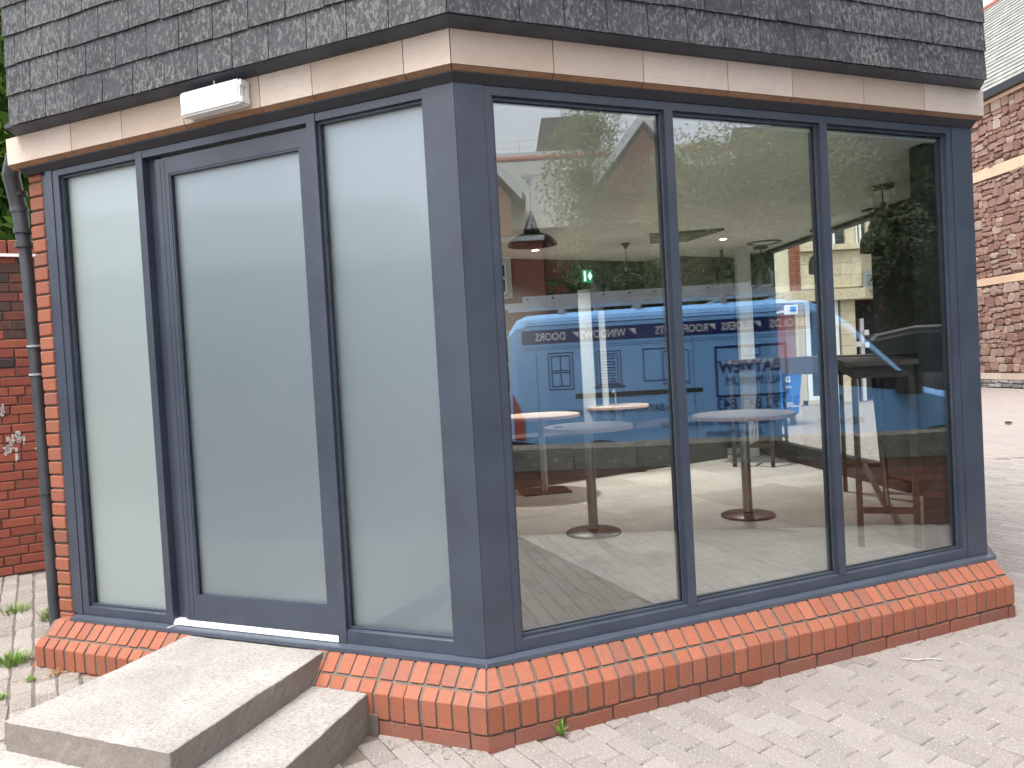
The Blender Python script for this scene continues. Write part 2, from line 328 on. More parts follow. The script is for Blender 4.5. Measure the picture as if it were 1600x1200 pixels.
def chamfer_box(name, sx, sy, sz, b, mat, jit=0, seed=0):
    rr = random.Random(seed); pts = []
    for i in (-1, 1):
        for j in (-1, 1):
            for k in (-1, 1):
                X, Y, Z = i*sx/2, j*sy/2, k*sz/2; q = b*(1+rr.random()*jit*2)
                pts += [(X, Y-j*q, Z-k*q), (X-i*q, Y, Z-k*q), (X-i*q, Y-j*q, Z)]
    b_ = bmesh.new(); [b_.verts.new(p) for p in pts]; bmesh.ops.convex_hull(b_, input=b_.verts)
    bmesh.ops.dissolve_limit(b_, angle_limit=R(1), verts=b_.verts, edges=b_.edges)
    me = bpy.data.meshes.new(name); b_.to_mesh(me); b_.free(); me.materials.append(M[mat]); return me
class Fac:
    """a vertical wall plane: t along it, o outward of it, z up"""
    def __init__(s, c, u, n):
        s.c = Vector((c[0], c[1], 0)); s.u = Vector((u[0], u[1], 0)).normalized(); s.n = Vector((n[0], n[1], 0)).normalized()
        s.s = 1 if s.u.cross(-s.n).z > 0 else -1
        x = s.u*s.s; s.m = Matrix(((x.x, -s.n.x, 0, s.c.x), (x.y, -s.n.y, 0, s.c.y), (0, 0, 1, 0), (0, 0, 0, 1)))
    def P(s, t, o, z): return tuple(s.c + s.u*t + s.n*o + Vector((0, 0, z)))
    def mx(s, t, o, z, rot=0): return s.m @ Matrix.Translation((s.s*t, -o, z)) @ Matrix.Rotation(rot, 4, 'Y')
    def box(s, mb, t0, t1, o0, o1, z0, z1): return mb.box(t0, t1, o0, o1, z0, z1, T=s.P)
    def extr(s, mb, prof, t0, t1, m0=0, m1=0):
        return mb.prism(prof, lambda o, z: s.P(t0+m0*o, o, z), lambda o, z: s.P(t1+m1*o, o, z))
C0 = Vector((-.17033, 3.14377, 0))
uA, uB = Vector((-.92038, .39102, 0)), Vector((.92720, .37458, 0))
nA, nB = Vector((-.39102, -.92038, 0)), Vector((.37458, -.92720, 0))
A, B = Fac(C0, uA, nA), Fac(C0, uB, nB)
MT = -.4143                                       # mitre at the 135 degree corner
Bend = C0 + uB*3.011
Cdir = Vector((3.24, 5.74, 0)) - Bend; Clen = Cdir.length; Cdir.normalize(); Cn = Vector((Cdir.y, -Cdir.x, 0))
Cf = Fac(Bend, Cdir, Cn)
Dst = Bend + Cdir*Clen; Ddir = (Vector((2.88, 9.75, 0)) - Dst); Dlen = Ddir.length; Ddir.normalize(); Dn = Vector((Ddir.y, -Ddir.x, 0))
D = Fac(Dst, Ddir, Dn); C2 = Fac(Bend - Cn*.17, Cdir, Cn)
Aend = C0 + uA*2.60
Back0, Back1 = Vector((-3.05, 6.20, 0)), Vector((2.88, 9.58, 0))
GP = C0 - nB*.038                                  # the glass plane that mirrors the street
def refl(p):
    p = Vector(p); d = (p-GP); d.z = 0
    return p - nB*(2*d.dot(nB))
def VFac(p0, p1):
    """a wall plane of the street behind the camera, from where its image stands in the glass"""
    a, b = refl((*p0, 0)), refl((*p1, 0)); u = (b-a).normalized(); v = (Vector((*p1, 0))-Vector((*p0, 0))).normalized()
    nv = Vector((v.y, -v.x, 0)); n = nv - nB*(2*nv.dot(nB)); return Fac(a, u, n)
def gz(x, y):
    k = min(1, max(0, (-x-1.1)/1.3)); return .065*k*k*(3-2*k) if y > 2.4 else 0
def text_obj(s, size, name, mat, parent, mx, bold=0, sx=1, ext=.001, sp=1):
    cu = bpy.data.curves.new('lettering', 'FONT'); cu.body = s; cu.size = size; cu.offset = bold; cu.extrude = ext; cu.resolution_u = 2; cu.space_character = sp
    tmp = bpy.data.objects.new('tmp', cu); COL.objects.link(tmp)
    me = bpy.data.meshes.new_from_object(tmp.evaluated_get(bpy.context.evaluated_depsgraph_get())); bpy.data.objects.remove(tmp)
    me.materials.clear(); me.materials.append(M[mat]); me.transform(Matrix.Diagonal((sx, 1, 1, 1)))
    o = link(name, me); o.parent = parent; o.matrix_basis = parent_inv(parent) @ mx; return o

# ---------------------------------------------------------------- ground
def sheet(name, pts, z, mat, **p):
    return MB().add([(x, y, z) for x, y in pts], [tuple(range(len(pts)))]).obj(name, mat, fix=False, **p)
gm = MB(); xs = [-250, -60, -12, -8, -6, -5, -4.4, -4, -3.6, -3.2, -2.9, -2.6, -2.4, -2.2, -2, -1.8, -1.6, -1.4, -1.2, -1, 0, 6, 14, 24, 60, 250]; ys = [-250, -60, -15, -5, 0, 2.4, 2.41, 4, 6, 9, 15, 30, 60, 250]
gm.add([(x, y, gz(x, y)-.012) for y in ys for x in xs], [(j*len(xs)+i, j*len(xs)+i+1, (j+1)*len(xs)+i+1, (j+1)*len(xs)+i) for j in range(len(ys)-1) for i in range(len(xs)-1)])
ground = gm.obj('ground', 'ground', fix=False, kind='structure')
e1 = Vector((math.cos(R(-58)), math.sin(R(-58)), 0)); e2 = Vector((math.cos(R(32)), math.sin(R(32)), 0))
foot = [A.P(2.62, .0, 0), A.P(2.62, .06, 0), A.P(MT*.06, .06, 0), B.P(2.96, .06, 0), Dst + Dn*.05, D.P(Dlen, .05, 0), tuple(Back0)]
foot = [(p[0], p[1]) for p in foot]
def inside(x, y, poly):
    r = False; j = len(poly)-1
    for i in range(len(poly)):
        if (poly[i][1] > y) != (poly[j][1] > y) and x < (poly[j][0]-poly[i][0])*(y-poly[i][1])/(poly[j][1]-poly[i][1])+poly[i][0]: r = not r
        j = i
    return r
steps_poly = [A.P(t, o, 0)[:2] for t, o in ((.50, .12), (.39, 1.36), (1.70, 1.36), (1.58, .12))]
def camvis(p, mar=60):
    d = Vector(p) - Vector((0, 0, CAM_H)); z = d.dot(fw)
    if z < .3: return None
    x = 800+FPX*d.dot(rt2)/z; y = 600-FPX*d.dot(up2)/z
    return (x, y, z) if -mar < x < 1600+mar and -mar < y < 1200+mar else None
cand = []
for j in range(-120, 105):
    for i in range(-80, 100):
        c = e1*(i*.204 + (j % 2)*.102 + (.02*math.sin(j*1.7))) + e2*(j*.102)
        c = Vector((1.2, 3.2, 0)) + c
        q = camvis((c.x, c.y, 0), 800)
        near_ = -2.5 < c.x < 4.6 and -1.2 < c.y < 3.6
        if ((q is None or q[2] > 9.5) and not near_) or inside(c.x, c.y, foot) or inside(c.x, c.y, steps_poly): continue
        if c.x < -3 and c.y > 6.0 + (c.x+4.146)*.55: continue
        cand.append((q[2] if q is not None and camvis((c.x, c.y, 0), 5) else 99, c))
cand.sort(key=lambda q: q[0])
cells = set((math.floor((c.x+7)/.2), math.floor((c.y+2)/.2)) for _, c in cand); sm = MB()
for (i, j) in sorted(cells):
    x0, y0 = -7+i*.2, -2+j*.2; sm.add([(a, b, gz(a, b)-.0085) for a, b in ((x0, y0), (x0+.2, y0), (x0+.2, y0+.2), (x0, y0+.2))], [(0, 1, 2, 3)])
pavement = sm.obj('pavement', 'sand', fix=False, kind='structure')
pav = [chamfer_box('paving_block', .2, .0978, .06, .004, 'paver', .6, s) for s in range(4)]
pav_old = [chamfer_box('paving_block', .2015, .0995, .06, .006, 'paver_old', .9, s+9) for s in range(4)]
stuff = MB(); stuff_old = MB()
for k, (d, c) in enumerate(cand):
    old = c.x < -1.0; z = gz(c.x, c.y) + random.uniform(-.0011, .0011)*(3 if old else 1)
    tilt = Matrix.Rotation(random.gauss(0, .005 if old else .0022), 4, 'X') @ Matrix.Rotation(random.gauss(0, .004), 4, 'Y')
    rz = Matrix.Rotation(R(-58)+random.gauss(0, .02 if old else .004), 4, 'Z')
    mxx = Matrix.Translation((c.x, c.y, z-.03)) @ rz @ tilt
    if k < 300:
        o = link('paving_block', random.choice(pav_old if old else pav)); o.parent = pavement; o.matrix_basis = mxx
    else:
        hx, hy, b = .100, .0489, .0035
        vs = [(-hx, -hy, -.0), (hx, -hy, 0), (hx, hy, 0), (-hx, hy, 0)]
        pts = [mxx @ Vector((x, y, .03-b)) for x, y, _ in vs]+[mxx @ Vector((x*(1-b/hx), y*(1-b/hy), .03)) for x, y, _ in vs]+[mxx @ Vector((x, y, .008)) for x, y, _ in vs]
        (stuff_old if old else stuff).add(pts, [(4, 5, 6, 7)]+[(i, (i+1) % 4, 4+(i+1) % 4, 4+i) for i in range(4)]+[(8+i, 8+(i+1) % 4, (i+1) % 4, i) for i in range(4)])
s_ = stuff.obj('paving_blocks', 'paver', fix=False, kind='stuff'); s_.parent = pavement
if stuff_old.v: s_ = stuff_old.obj('weathered_paving_blocks', 'paver_old', fix=False, kind='stuff'); s_.parent = pavement

# ---------------------------------------------------------------- the corner building
bld = thing('corner_building', 'corner shop unit with grey framed glazing, brick plinth and hung slates above', 'building', tuple(C0))
# plinth: profile bricks, each one laid
plinth = MB()
for F, t0, t1, m0, m1 in ((A, 0, 2.575, MT, 0), (B, 0, 3.008, MT, 0)):
    F.extr(plinth, [(.1375, -.1), (.1375, .072), (.143, .074), (.143, .168), (.108, .208), (.099, .218), (.036, .280), (-.06, .280), (-.06, -.1)], t0, t1, m0, m1)
C2.extr(plinth, [(.08, -.1), (.08, .22), (.03, .28), (-.06, .28), (-.06, -.1)], 0.02, Clen)
plinth = plinth.obj('brick_plinth', 'mortar', bld)
def shaped(name, prof, w, mat, b=.002):
    """a brick of width w with the side profile prof in (o,z): local y = -o"""
    pts = [(x, -o, z) for o, z in prof for x in (-w/2, w/2)]
    bm_ = bmesh.new(); vs = [bm_.verts.new(p) for p in pts]; bmesh.ops.convex_hull(bm_, input=bm_.verts)
    bmesh.ops.dissolve_limit(bm_, angle_limit=R(1), verts=bm_.verts, edges=bm_.edges)
    bmesh.ops.bevel(bm_, geom=bm_.edges[:], offset=b, segments=1, affect='EDGES')
    me = bpy.data.meshes.new(name); bm_.to_mesh(me); bm_.free(); me.materials.append(M[mat]); return me
LOW = [(.149, .070), (.149, .176), (.1125, .2125), (.02, .2125), (.02, .070)]
UPP = [(.1055, .2225), (.0390, .2865), (-.03, .2865), (-.03, .2225)]
low = [shaped('brick', LOW, .0645-k*.0012, 'brick', .0015+.0006*k) for k in range(3)]
upp = [shaped('brick', UPP, .0645-k*.0012, 'brick', .0015+.0006*k) for k in range(3)]
base = [chamfer_box('brick', .214, .06, .066, .0025, 'brick_dark', .5, 30+k) for k in range(3)]
def lay(me, F, t, o=0, z=0, js=1, rot=0):
    ob = link('brick', me); ob.parent = plinth
    ob.matrix_basis = parent_inv(plinth) @ F.mx(t+random.gauss(0, .0012)*js, o+random.uniform(-.0014, .0018)*min(js, 1.3), z+random.gauss(0, .001)*js, random.gauss(0, .006)*js+rot)
for k in range(40): lay(random.choice(low), B, .0083+.0375+k*.0752)
for k in range(40): lay(random.choice(upp), B, .030+.0375+k*.0745 if k < 39 else 2.975)
for k in range(7):
    lay(random.choice(low), A, .0180+.0375+k*.0755)
for k in range(34):
    t = .0180+.0375+k*.0755
    if t > .8 and t < 1.55: continue
    if k >= 7: lay(random.choice(low), A, t)
for k in range(34):
    t = .020+.0375+k*.0745
    if .86 < t < 1.56: continue
    if t < 2.56: lay(random.choice(upp), A, t)
def corner_piece(prof, F, t1, name, mat):
    mb = MB(); F.extr(mb, prof, .0045, t1, MT, 0); ob = mb.obj(name, mat, plinth)
    return ob
for F, tl, tu in ((B, .0015, .022), (A, .012, .012)):
    corner_piece(LOW, F, tl, 'brick', 'brick'); corner_piece(UPP, F, tu, 'brick', 'brick')
for k in range(14):
    t = .165+k*.2235
    if t < 2.95: lay(base[k % 3], B, t, .116, .026, 2)
mb = MB(); B.box(mb, 2.964, 3.013, .05, .146, -.04, .058); mb.obj('brick', 'brick_dark', plinth)
mb = MB(); B.extr(mb, [(.146, -.04), (.146, .058), (.05, .058), (.05, -.04)], 0, .050, MT, 0); mb.obj('brick', 'brick_dark', plinth)
mb = MB(); A.extr(mb, [(.146, -.04), (.146, .058), (.05, .058), (.05, -.04)], 0, .015, MT, 0); mb.obj('brick', 'brick_dark', plinth)
for k in range(12):
    t = .13+k*.2235
    if not (.52 < t < 1.66): lay(base[k % 3], A, t, .116, .026, 2)
cb = shaped('brick', [(.088, .0), (.088, .22), (.03, .285), (0, .285), (0, 0)], .0645, 'brick')
for k in range(20): lay(cb, C2, .06+k*.076)
# brick pier at the left end: header ends showing
pier = MB(); A.box(pier, 2.497, 2.598, -.33, -.027, 0, 2.735); A.box(pier, 2.575, 2.62, -.55, -.33, 0, 2.735); pier = pier.obj('brick_pier', 'mortar', bld)
hd = [chamfer_box('brick', .103, .215, .065, .003, 'brick', .6, 50+k) for k in range(4)]
for k in range(36):
    z = .045+k*.0755
    if z < 2.71:
        ob = link('brick', random.choice(hd)); ob.parent = pier
        ob.matrix_basis = parent_inv(pier) @ A.mx(2.553+random.gauss(0, .0015), -.123+random.gauss(0, .0012), z, random.gauss(0, .006))
        if z > .3:
            ob = link('brick', random.choice(hd)); ob.parent = pier
            ob.matrix_basis = parent_inv(pier) @ A.mx(2.553, -.22, z+.0, 0)
# sandstone band
band = MB()
for F, t1 in ((A, 2.655), (B, 3.025), (C2, Clen)): F.box(band, .06, t1-.01, -.1, .02, 2.728, 2.872)
band = band.obj('stone_band', 'stone_shaded', bld)
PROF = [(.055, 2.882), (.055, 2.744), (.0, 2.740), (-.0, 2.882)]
UNDER = [(.0535, 2.7415), (.030, 2.7245), (-.05, 2.7245), (-.05, 2.7395)]
def band_run(F, js, m0, m1):
    for i in range(len(js)-1):
        a, b = js[i], js[i+1]
        mb = MB(); F.extr(mb, [(o+random.uniform(-.0008, .0008) if o > .01 else o, z) for o, z in PROF], a+.002, b-.002, m0 if i == 0 else 0, m1 if i == len(js)-2 else 0); mb.obj('stone', 'stone', band)
        mb = MB(); F.extr(mb, UNDER, a+.002, b-.002, m0 if i == 0 else 0, m1 if i == len(js)-2 else 0); mb.obj('drip_edge', 'stone_shaded', band)
band_run(A, [0, .195, .654, .94, 1.395, 1.80, 2.159, 2.655], MT, 0)
band_run(B, [0, .432, .873, 1.329, 1.711, 2.169, 2.596, 3.045], MT, 0)
band_run(C2, [.0, .5, 1.0, 1.6], 0, 0)
# lead strip and hung slates
core = MB()
for F, t1, m0, m1 in ((A, 2.50, MT, 0), (B, 2.955, MT, 0), (C2, Clen, 0, 0), (D, Dlen, 0, 0)):
    F.extr(core, [(.118, 2.93), (.118, 4.3), (-.1, 4.3), (-.1, 2.884), (.06, 2.884)], 0, t1, m0, m1)
core.obj('wall_backing', 'mortar_dark', bld)
ld = MB()
for F, t1, m0, m1 in ((A, 2.56, MT, 0), (B, 3.06, MT, -.75), (C2, Clen, 0, 0)):
    F.extr(ld, [(.122, 2.9285), (.122, 2.906), (.057, 2.8835), (.050, 2.8835), (.050, 2.9285)], 0, t1, m0, m1)
ld.obj('lead_flashing', 'lead', bld)
sl_ = MB(); A.box(sl_, .3, 2.4, .10, .112, 2.95, 4.28); B.box(sl_, .3, 2.8, .10, .112, 2.95, 4.28); slc = sl_.obj('slate_hanging', 'mortar_dark', bld)
def slate(F, a, b, z0, m0=0, m1=0, w=0):
    g = .0022; h = .198; th = .0055; to = random.uniform(-.001, .001); dz = random.gauss(0, .0014); q = random.gauss(0, .0012)
    prof0 = [(.1325+to, z0+dz), (.1325+th+to, z0+dz), (.122+th, z0+h), (.122, z0+h)]
    mb = MB()
    mb.prism([0, 1, 2, 3], lambda i: F.P(a+g+m0*prof0[i][0], prof0[i][0], prof0[i][1]+q), lambda i: F.P(b-g+m1*prof0[i][0], prof0[i][0], prof0[i][1]-q)) if False else None
    vs = [F.P(a+g+m0*o, o, z+q) for o, z in prof0]+[F.P(b-g+m1*o, o, z-q) for o, z in prof0]
    mb.add(vs, [(0, 1, 2, 3), (7, 6, 5, 4)]+[(i, i+4, (i+1) % 4+4, (i+1) % 4) for i in range(4)])
    mb.obj('slate', 'slate', slc)
rows = [2.905, 3.057, 3.210, 3.362, 3.514, 3.666]
for r_, z0 in enumerate(rows):
    off = .0 if r_ % 2 == 0 else .1
    js = [0]+[x for x in [.205+off+.2015*k for k in range(-1, 14)] if .09 < x < 2.47]+[2.505-.0*r_]
    for i in range(len(js)-1): slate(A, js[i], js[i+1], z0, MT if i == 0 else 0, 0)
    js = [0]+[x for x in [.252+off+.2015*k for k in range(-1, 15)] if .09 < x < 2.86]+[2.965]
    for i in range(len(js)-1): slate(B, js[i], js[i+1], z0, MT if i == 0 else 0, 0)
    js = [.02]+[.2*k+off for k in range(1, 8)]+[Clen]
    for i in range(len(js)-1): slate(C2, js[i], js[i+1], z0, 0, 0)
# interior shell
def poly_in(o): return [A.P(2.50, o, 0), A.P(MT*o, o, 0), B.P(3.011+.35*o, o, 0), D.P(.0, o, 0), D.P(Dlen-.1, o, 0), tuple(Back1), tuple(Back0), A.P(2.58, -.6, 0)]
room = [(p[0], p[1]) for p in poly_in(-.055)]
room = [room[0], room[1], room[2], room[3], room[4], (Back0.x, Back0.y), (room[7][0], room[7][1])]
def prismz(poly, z0, z1): return MB().prism(poly, lambda x, y: (x, y, z0), lambda x, y: (x, y, z1))
floor = prismz(room, -.05, .322).obj('floor', 'mortar_dark', kind='structure')
ceil_ = prismz(room, 2.62, 2.75).obj('ceiling', 'ceiling', kind='structure')
roofcap = prismz(room, 4.2, 4.28).obj('roof_slab', 'lead', bld)
bw = VF = Fac(Back0, Back1-Back0, (Back1-Back0).cross(Vector((0, 0, 1))))
wb = MB(); bw.box(wb, -.1, (Back1-Back0).length+.2, -.15, 0, 0, 4.2); wb.obj('wall_back', 'dark_wall', kind='structure')
side = Fac(Vector(A.P(2.62, -.55, 0)), Back0-Vector(A.P(2.62, -.55, 0)), (0, 0, 0) if False else (-1, -.2, 0))
ws = MB()
for a in ((-.1, .03, -.12, 0, 0, 4.2), (1.75, 1.9, -.12, 0, 0, 4.2), (.03, 1.75, -.12, 0, 0, .42), (.03, 1.75, -.12, 0, 2.55, 4.2)): side.box(ws, *a)
sw = MB(); side.box(sw, .03, 1.75, -.07, -.06, .42, 2.55); sw.obj('added_side_window', 'frost_thin', label='added frosted window in the white side wall, there to light the left pane', category='window')  # added window: lets light in behind the left pane and into the room
ws.obj('wall_side', 'white_paint', kind='structure')
# tiles
def clip(poly, c, n):
    out = []
    for i in range(len(poly)):
        p, q = poly[i-1], poly[i]; dp = (p[0]-c[0])*n[0]+(p[1]-c[1])*n[1]; dq = (q[0]-c[0])*n[0]+(q[1]-c[1])*n[1]
        if (dp < 0) != (dq < 0):
            k = dp/(dp-dq); out.append((p[0]+(q[0]-p[0])*k, p[1]+(q[1]-p[1])*k))
        if dq >= 0: out.append(q)
    return out
def clip_room(poly):
    area = sum(room[i-1][0]*room[i][1]-room[i][0]*room[i-1][1] for i in range(len(room)))
    for i in range(len(room)):
        a, b = room[i-1], room[i]; n = (-(b[1]-a[1]), b[0]-a[0])
        if area < 0: n = (-n[0], -n[1])
        poly = clip(poly, a, n)
        if len(poly) < 3: return None
    return poly
def tile(t0, t1, d0, d1, g, name, mat, z=.33):
    p = [B.P(t, -d, 0)[:2] for t, d in ((t0+g, d0+g), (t1-g, d0+g), (t1-g, d1-g), (t0+g, d1-g))]
    p = clip_room(p)
    if not p: return
    cx = sum(q[0] for q in p)/len(p); cy_ = sum(q[1] for q in p)/len(p)
    z += random.uniform(-.0006, .0006); sh = .9965
    k = len(p); vs = [(x, y, .3225) for x, y in p]+[(x, y, z-.001) for x, y in p]+[(cx+(x-cx)*sh, cy_+(y-cy_)*sh, z) for x, y in p]
    fs = [tuple(range(2*k, 3*k))]+[(i, (i+1) % k, (i+1) % k+k, i+k) for i in range(k)]+[(i+k, (i+1) % k+k, (i+1) % k+2*k, i+2*k) for i in range(k)]
    o = MB().add(vs, fs).obj(name, mat, floor)
for i in range(-3, 6):
    for j in range(0, 12): tile(.945+i*.9, .945+(i+1)*.9, .05+j*.6-(.3 if i % 2 else 0), .05+(j+1)*.6-(.3 if i % 2 else 0), .0012, 'floor_tile', 'tile') if i >= 0 else None
for i in range(0, 13):
    for j in range(-1, 6): tile(.94-(i+1)*.2, .94-i*.2, .05+j*1.2+(i*.37 % 1)*1.1, .05+(j+1)*1.2+(i*.37 % 1)*1.1, .0008, 'floor_plank', 'plank')

# ------------------------------------------------ framing
def win_member(F, name, boxes, parent, mat='frame', bev=0):
    mb = MB()
    for b in boxes: F.box(mb, *b)
    return mb.obj(name, mat, parent)
trim = MB()
for F, t1, m0 in ((A, 2.60, MT), (B, 3.012, MT)):
    F.extr(trim, [(.034, 2.7235), (.034, 2.7195), (.002, 2.690), (-.05, 2.690), (-.05, 2.7235)], 0, t1, m0, 0)
trim.obj('head_trim', 'trim_shaded', bld)
sill = MB()
CP = [(.0, .3135), (.036, .3065), (.038, .303), (.038, .287), (.034, .287), (.033, .299), (-.055, .299), (-.055, .3135)]
sl1 = MB(); A.extr(sl1, [(-.02, .3135), (.040, .3055), (.040, .2875), (-.02, .2875)], 0, 2.445, MT, 0); sl1.obj('sill', 'sill_metal', bld)
sl1 = MB(); B.extr(sl1, [(-.02, .3135), (.040, .3055), (.040, .2875), (-.02, .2875)], 0, 3.012, MT, .2); sl1.obj('sill', 'sill_metal', bld)
sl1 = MB(); Cf.extr(sl1, [(-.02, .3135), (.040, .3055), (.040, .2875), (-.02, .2875)], 0, Clen, -.2, 0); sl1.obj('sill', 'sill_metal', bld)
for F in (A, B):     # pale mitre and joint seams
    pass
mb = MB(); B.extr(mb, [(.0405, .3062), (.0415, .3050), (.0415, .2870), (.0405, .2870)], -.0005, .0018, MT, MT); mb.obj('sill_joint', 'sealant', bld)
mb = MB(); A.extr(mb, [(-.01, .3148), (.036, .3078), (.036, .3066), (-.01, .3134)], 1.722, 1.736, .5, .5); mb.obj('sill_joint', 'sealant', bld)
# corner post
post = MB()
A.extr(post, [(0, .3137), (0, 2.6898), (-.05, 2.6898), (-.05, .3137)], 0.0008, .149, MT, 0)
B.extr(post, [(0, .3137), (0, 2.6898), (-.05, 2.6898), (-.05, .3137)], 0.0008, .1285, MT, 0)
post.obj('corner_post', 'frame', bld)
# ---- window B: three clear panes
wB = MB(); FR = []
Z0, Z1 = .3137, 2.6895
def member(F, t0, t1, z0, z1, bead=None, name='window_frame', front=0.0, back=-.075):
    bs = [(t0, t1, back, front, z0, z1)]
    return bs
win = MB()
for b in [(.1305, .165, -.075, -.003, Z0, Z1), (2.820, 2.855, -.075, -.003, Z0, Z1), (.165, 2.820, -.075, -.003, Z0, .3600), (.165, 2.820, -.075, -.003, 2.652, Z1)]: B.box(win, *b)
B.extr(win, [(-.004, .360), (-.030, .3685), (-.075, .3685), (-.075, .360)], .165, 2.82)
winB = win.obj('shopfront_window', 'frame', bld)
for t0, t1 in ((1.0075, 1.0525), (1.9255, 1.970)): win_member(B, 'mullion', [(t0, t1, -.07, 0, .3603, 2.6517)], winB)
bays = [(.165, 1.0075), (1.0525, 1.9255), (1.970, 2.820)]
for t0, t1 in bays:
    g = MB()
    for o0, o1, w in ((-.033, -.0205, .0135), (-.066, -.0475, .017)):      # glazing beads, front and back
        B.box(g, t0, t0+w, o0, o1, .3687, 2.652); B.box(g, t1-w, t1, o0, o1, .3687, 2.652)
        B.box(g, t0+w, t1-w, o0, o1, .3687, .3687+w*.7); B.box(g, t0+w, t1-w, o0, o1, 2.652-w, 2.652)
    g.obj('glazing_bead', 'frame', winB)
    for o in (-.0385, -.0595+.012):
        p = MB(); B.box(p, t0+.004, t1-.004, o-.003, o+.003, .372, 2.648); p.obj('glass_pane', 'glass', winB)
mb = MB(); B.box(mb, 2.8585, 3.011, -.06, 0, Z0, Z1); mb.obj('end_post', 'frame', bld)
mb = MB(); B.box(mb, 2.8555, 2.858, -.06, -.008, Z0, Z1); B.box(mb, .1288, .1302, -.05, -.010, Z0, Z1); mb.obj('gasket', 'rubber', bld)
mb = MB(); Cf.box(mb, .012, Clen, -.06, -.0, Z0, 2.72); mb.obj('side_panel', 'frame', bld)
# ---- facade A: side light, door, side light
def pane_window(t0, t1, left_extra, name):
    mb = MB()
    return mb
wa = MB()
A.box(wa, 2.397, 2.445, -.06, 0, Z0, Z1); A.box(wa, 2.447, 2.497, -.06, -.022, Z0, Z1)
A.box(wa, 2.350, 2.3955, -.075, -.004, Z0, Z1)
A.box(wa, 1.787, 2.350, -.075, -.004, Z0, .356); A.extr(wa, [(-.005, .356), (-.030, .3645), (-.075, .3645), (-.075, .356)], 1.787, 2.35)
A.box(wa, 1.787, 2.350, -.075, -.004, 2.658, Z1)
wA1 = wa.obj('side_light', 'frame', bld)
wa = MB()
A.box(wa, .1495, .694, -.075, -.004, Z0, .3685); A.extr(wa, [(-.005, .3685), (-.030, .3775), (-.075, .3775), (-.075, .3685)], .1495, .694)
wA2 = wa.obj('side_light', 'frame', bld)
mb = MB(); A.box(mb, .1495, .694, -.075, -.004, 2.654, Z1); mb.obj('head_rail', 'frame', wA2)
for par, t0, t1, z0, z1 in ((wA1, 1.787, 2.35, .3647, 2.658), (wA2, .1495, .694, .3777, 2.654)):
    g = MB()
    A.box(g, t0, t0+.012, -.034, -.021, z0, z1); A.box(g, t1-.012, t1, -.034, -.021, z0, z1); A.box(g, t0+.012, t1-.012, -.034, -.021, z0, z0+.007); A.box(g, t0+.012, t1-.012, -.034, -.021, z1-.012, z1)
    g.obj('glazing_bead', 'frame', par)
    p = MB(); A.box(p, t0+.003, t1-.003, -.0415, -.0355, z0, z1); p.obj('glass_pane', 'glass_front', par)
    p = MB(); A.box(p, t0+.003, t1-.003, -.0585, -.0545, z0, z1); p.obj('frosted_pane', 'frost_glow' if par is wA1 else 'frost', par)
mb = MB(); A.box(mb, 1.742, 1.787, -.08, 0, Z0, 2.6893); mb.obj('mullion', 'frame', bld)
mb = MB(); A.box(mb, .694, .739, -.08, 0, Z0, 2.6893); mb.obj('mullion', 'frame', bld)
mb = MB(); A.box(mb, .739, 1.742, -.08, -.002, 2.654, 2.6893); mb.obj('door_head', 'frame', bld)
mb = MB(); A.box(mb, 1.672, 1.742, -.08, -.042, .340, 2.654); A.box(mb, 1.676, 1.690, -.042, -.030, .342, 2.640); mb.obj('door_jamb', 'frame', bld)
mb = MB(); A.box(mb, 1.6685, 1.6715, -.075, -.028, .342, 2.637); mb.obj('sealant_line', 'sealant', bld)
mb = MB(); A.extr(mb, [(.0, .3138), (.0, .318), (-.012, .3375), (-.08, .3375), (-.08, .3138)], .740, 1.7415); mb.obj('threshold', 'white_metal', bld)
dm = MB(); o0, o1 = -.068, -.016
A.box(dm, 1.589, 1.6675, o0, o1, .342, 2.636); A.box(dm, .742, .795, o0, o1, .342, 2.636)
A.box(dm, .795, 1.589, o0, o1, .342, .4635); A.box(dm, .795, 1.589, o0, o1, 2.5575, 2.636)
door = dm.obj('door', 'frame', bld)
for tt in (1.613, 1.640):
    g = MB(); A.box(g, tt, tt+.0022, o1, o1+.0008, .36, 2.62); g.obj('stile_groove', 'rubber', door)
g = MB()
for a in ((1.580, 1.589, o1-.012, o1-.003, .4635, 2.5575), (.795, .804, o1-.012, o1-.003, .4635, 2.5575), (.804, 1.580, o1-.012, o1-.003, .4635, .4695), (.804, 1.580, o1-.012, o1-.003, 2.5485, 2.5575)): A.box(g, *a)
g.obj('glazing_bead', 'frame', door)
p = MB(); A.box(p, .797, 1.587, -.0375, -.0315, .465, 2.556); p.obj('glass_pane', 'glass_front', door)
p = MB(); A.box(p, .797, 1.587, -.0505, -.0465, .465, 2.556); p.obj('frosted_pane', 'frost', door)
# glazing of the far side wall D
fd = MB(); Dg0, Dg1 = .66, 2.80
for b in [(0, Dg0, -.09, 0, .28, 2.70), (Dg1, Dg1+.24, -.09, 0, .28, 2.70), (Dg0, Dg1, -.09, 0, .28, .50), (Dg0, Dg1, -.09, 0, 2.585, 2.70), (Dg1+.24, Dlen, -.09, 0, .28, 2.7)]: D.box(fd, *b)
D.extr(fd, [(-.09, .42), (-.13, .40), (-.13, .33), (-.09, .33)], .3, Dg1+.3)
dwin = fd.obj('side_window', 'rubber', bld)
p = MB(); D.box(p, Dg0, Dg1, -.043, -.037, .50, 2.585); p.obj('glass_pane', 'glass_far', dwin)
mb = MB(); D.box(mb, 0, Dlen, -.1, .1, 0, .279); D.box(mb, 0, Dlen, -.05, .05, 2.72, 2.9); mb.obj('base_wall', 'brick_dark', bld)

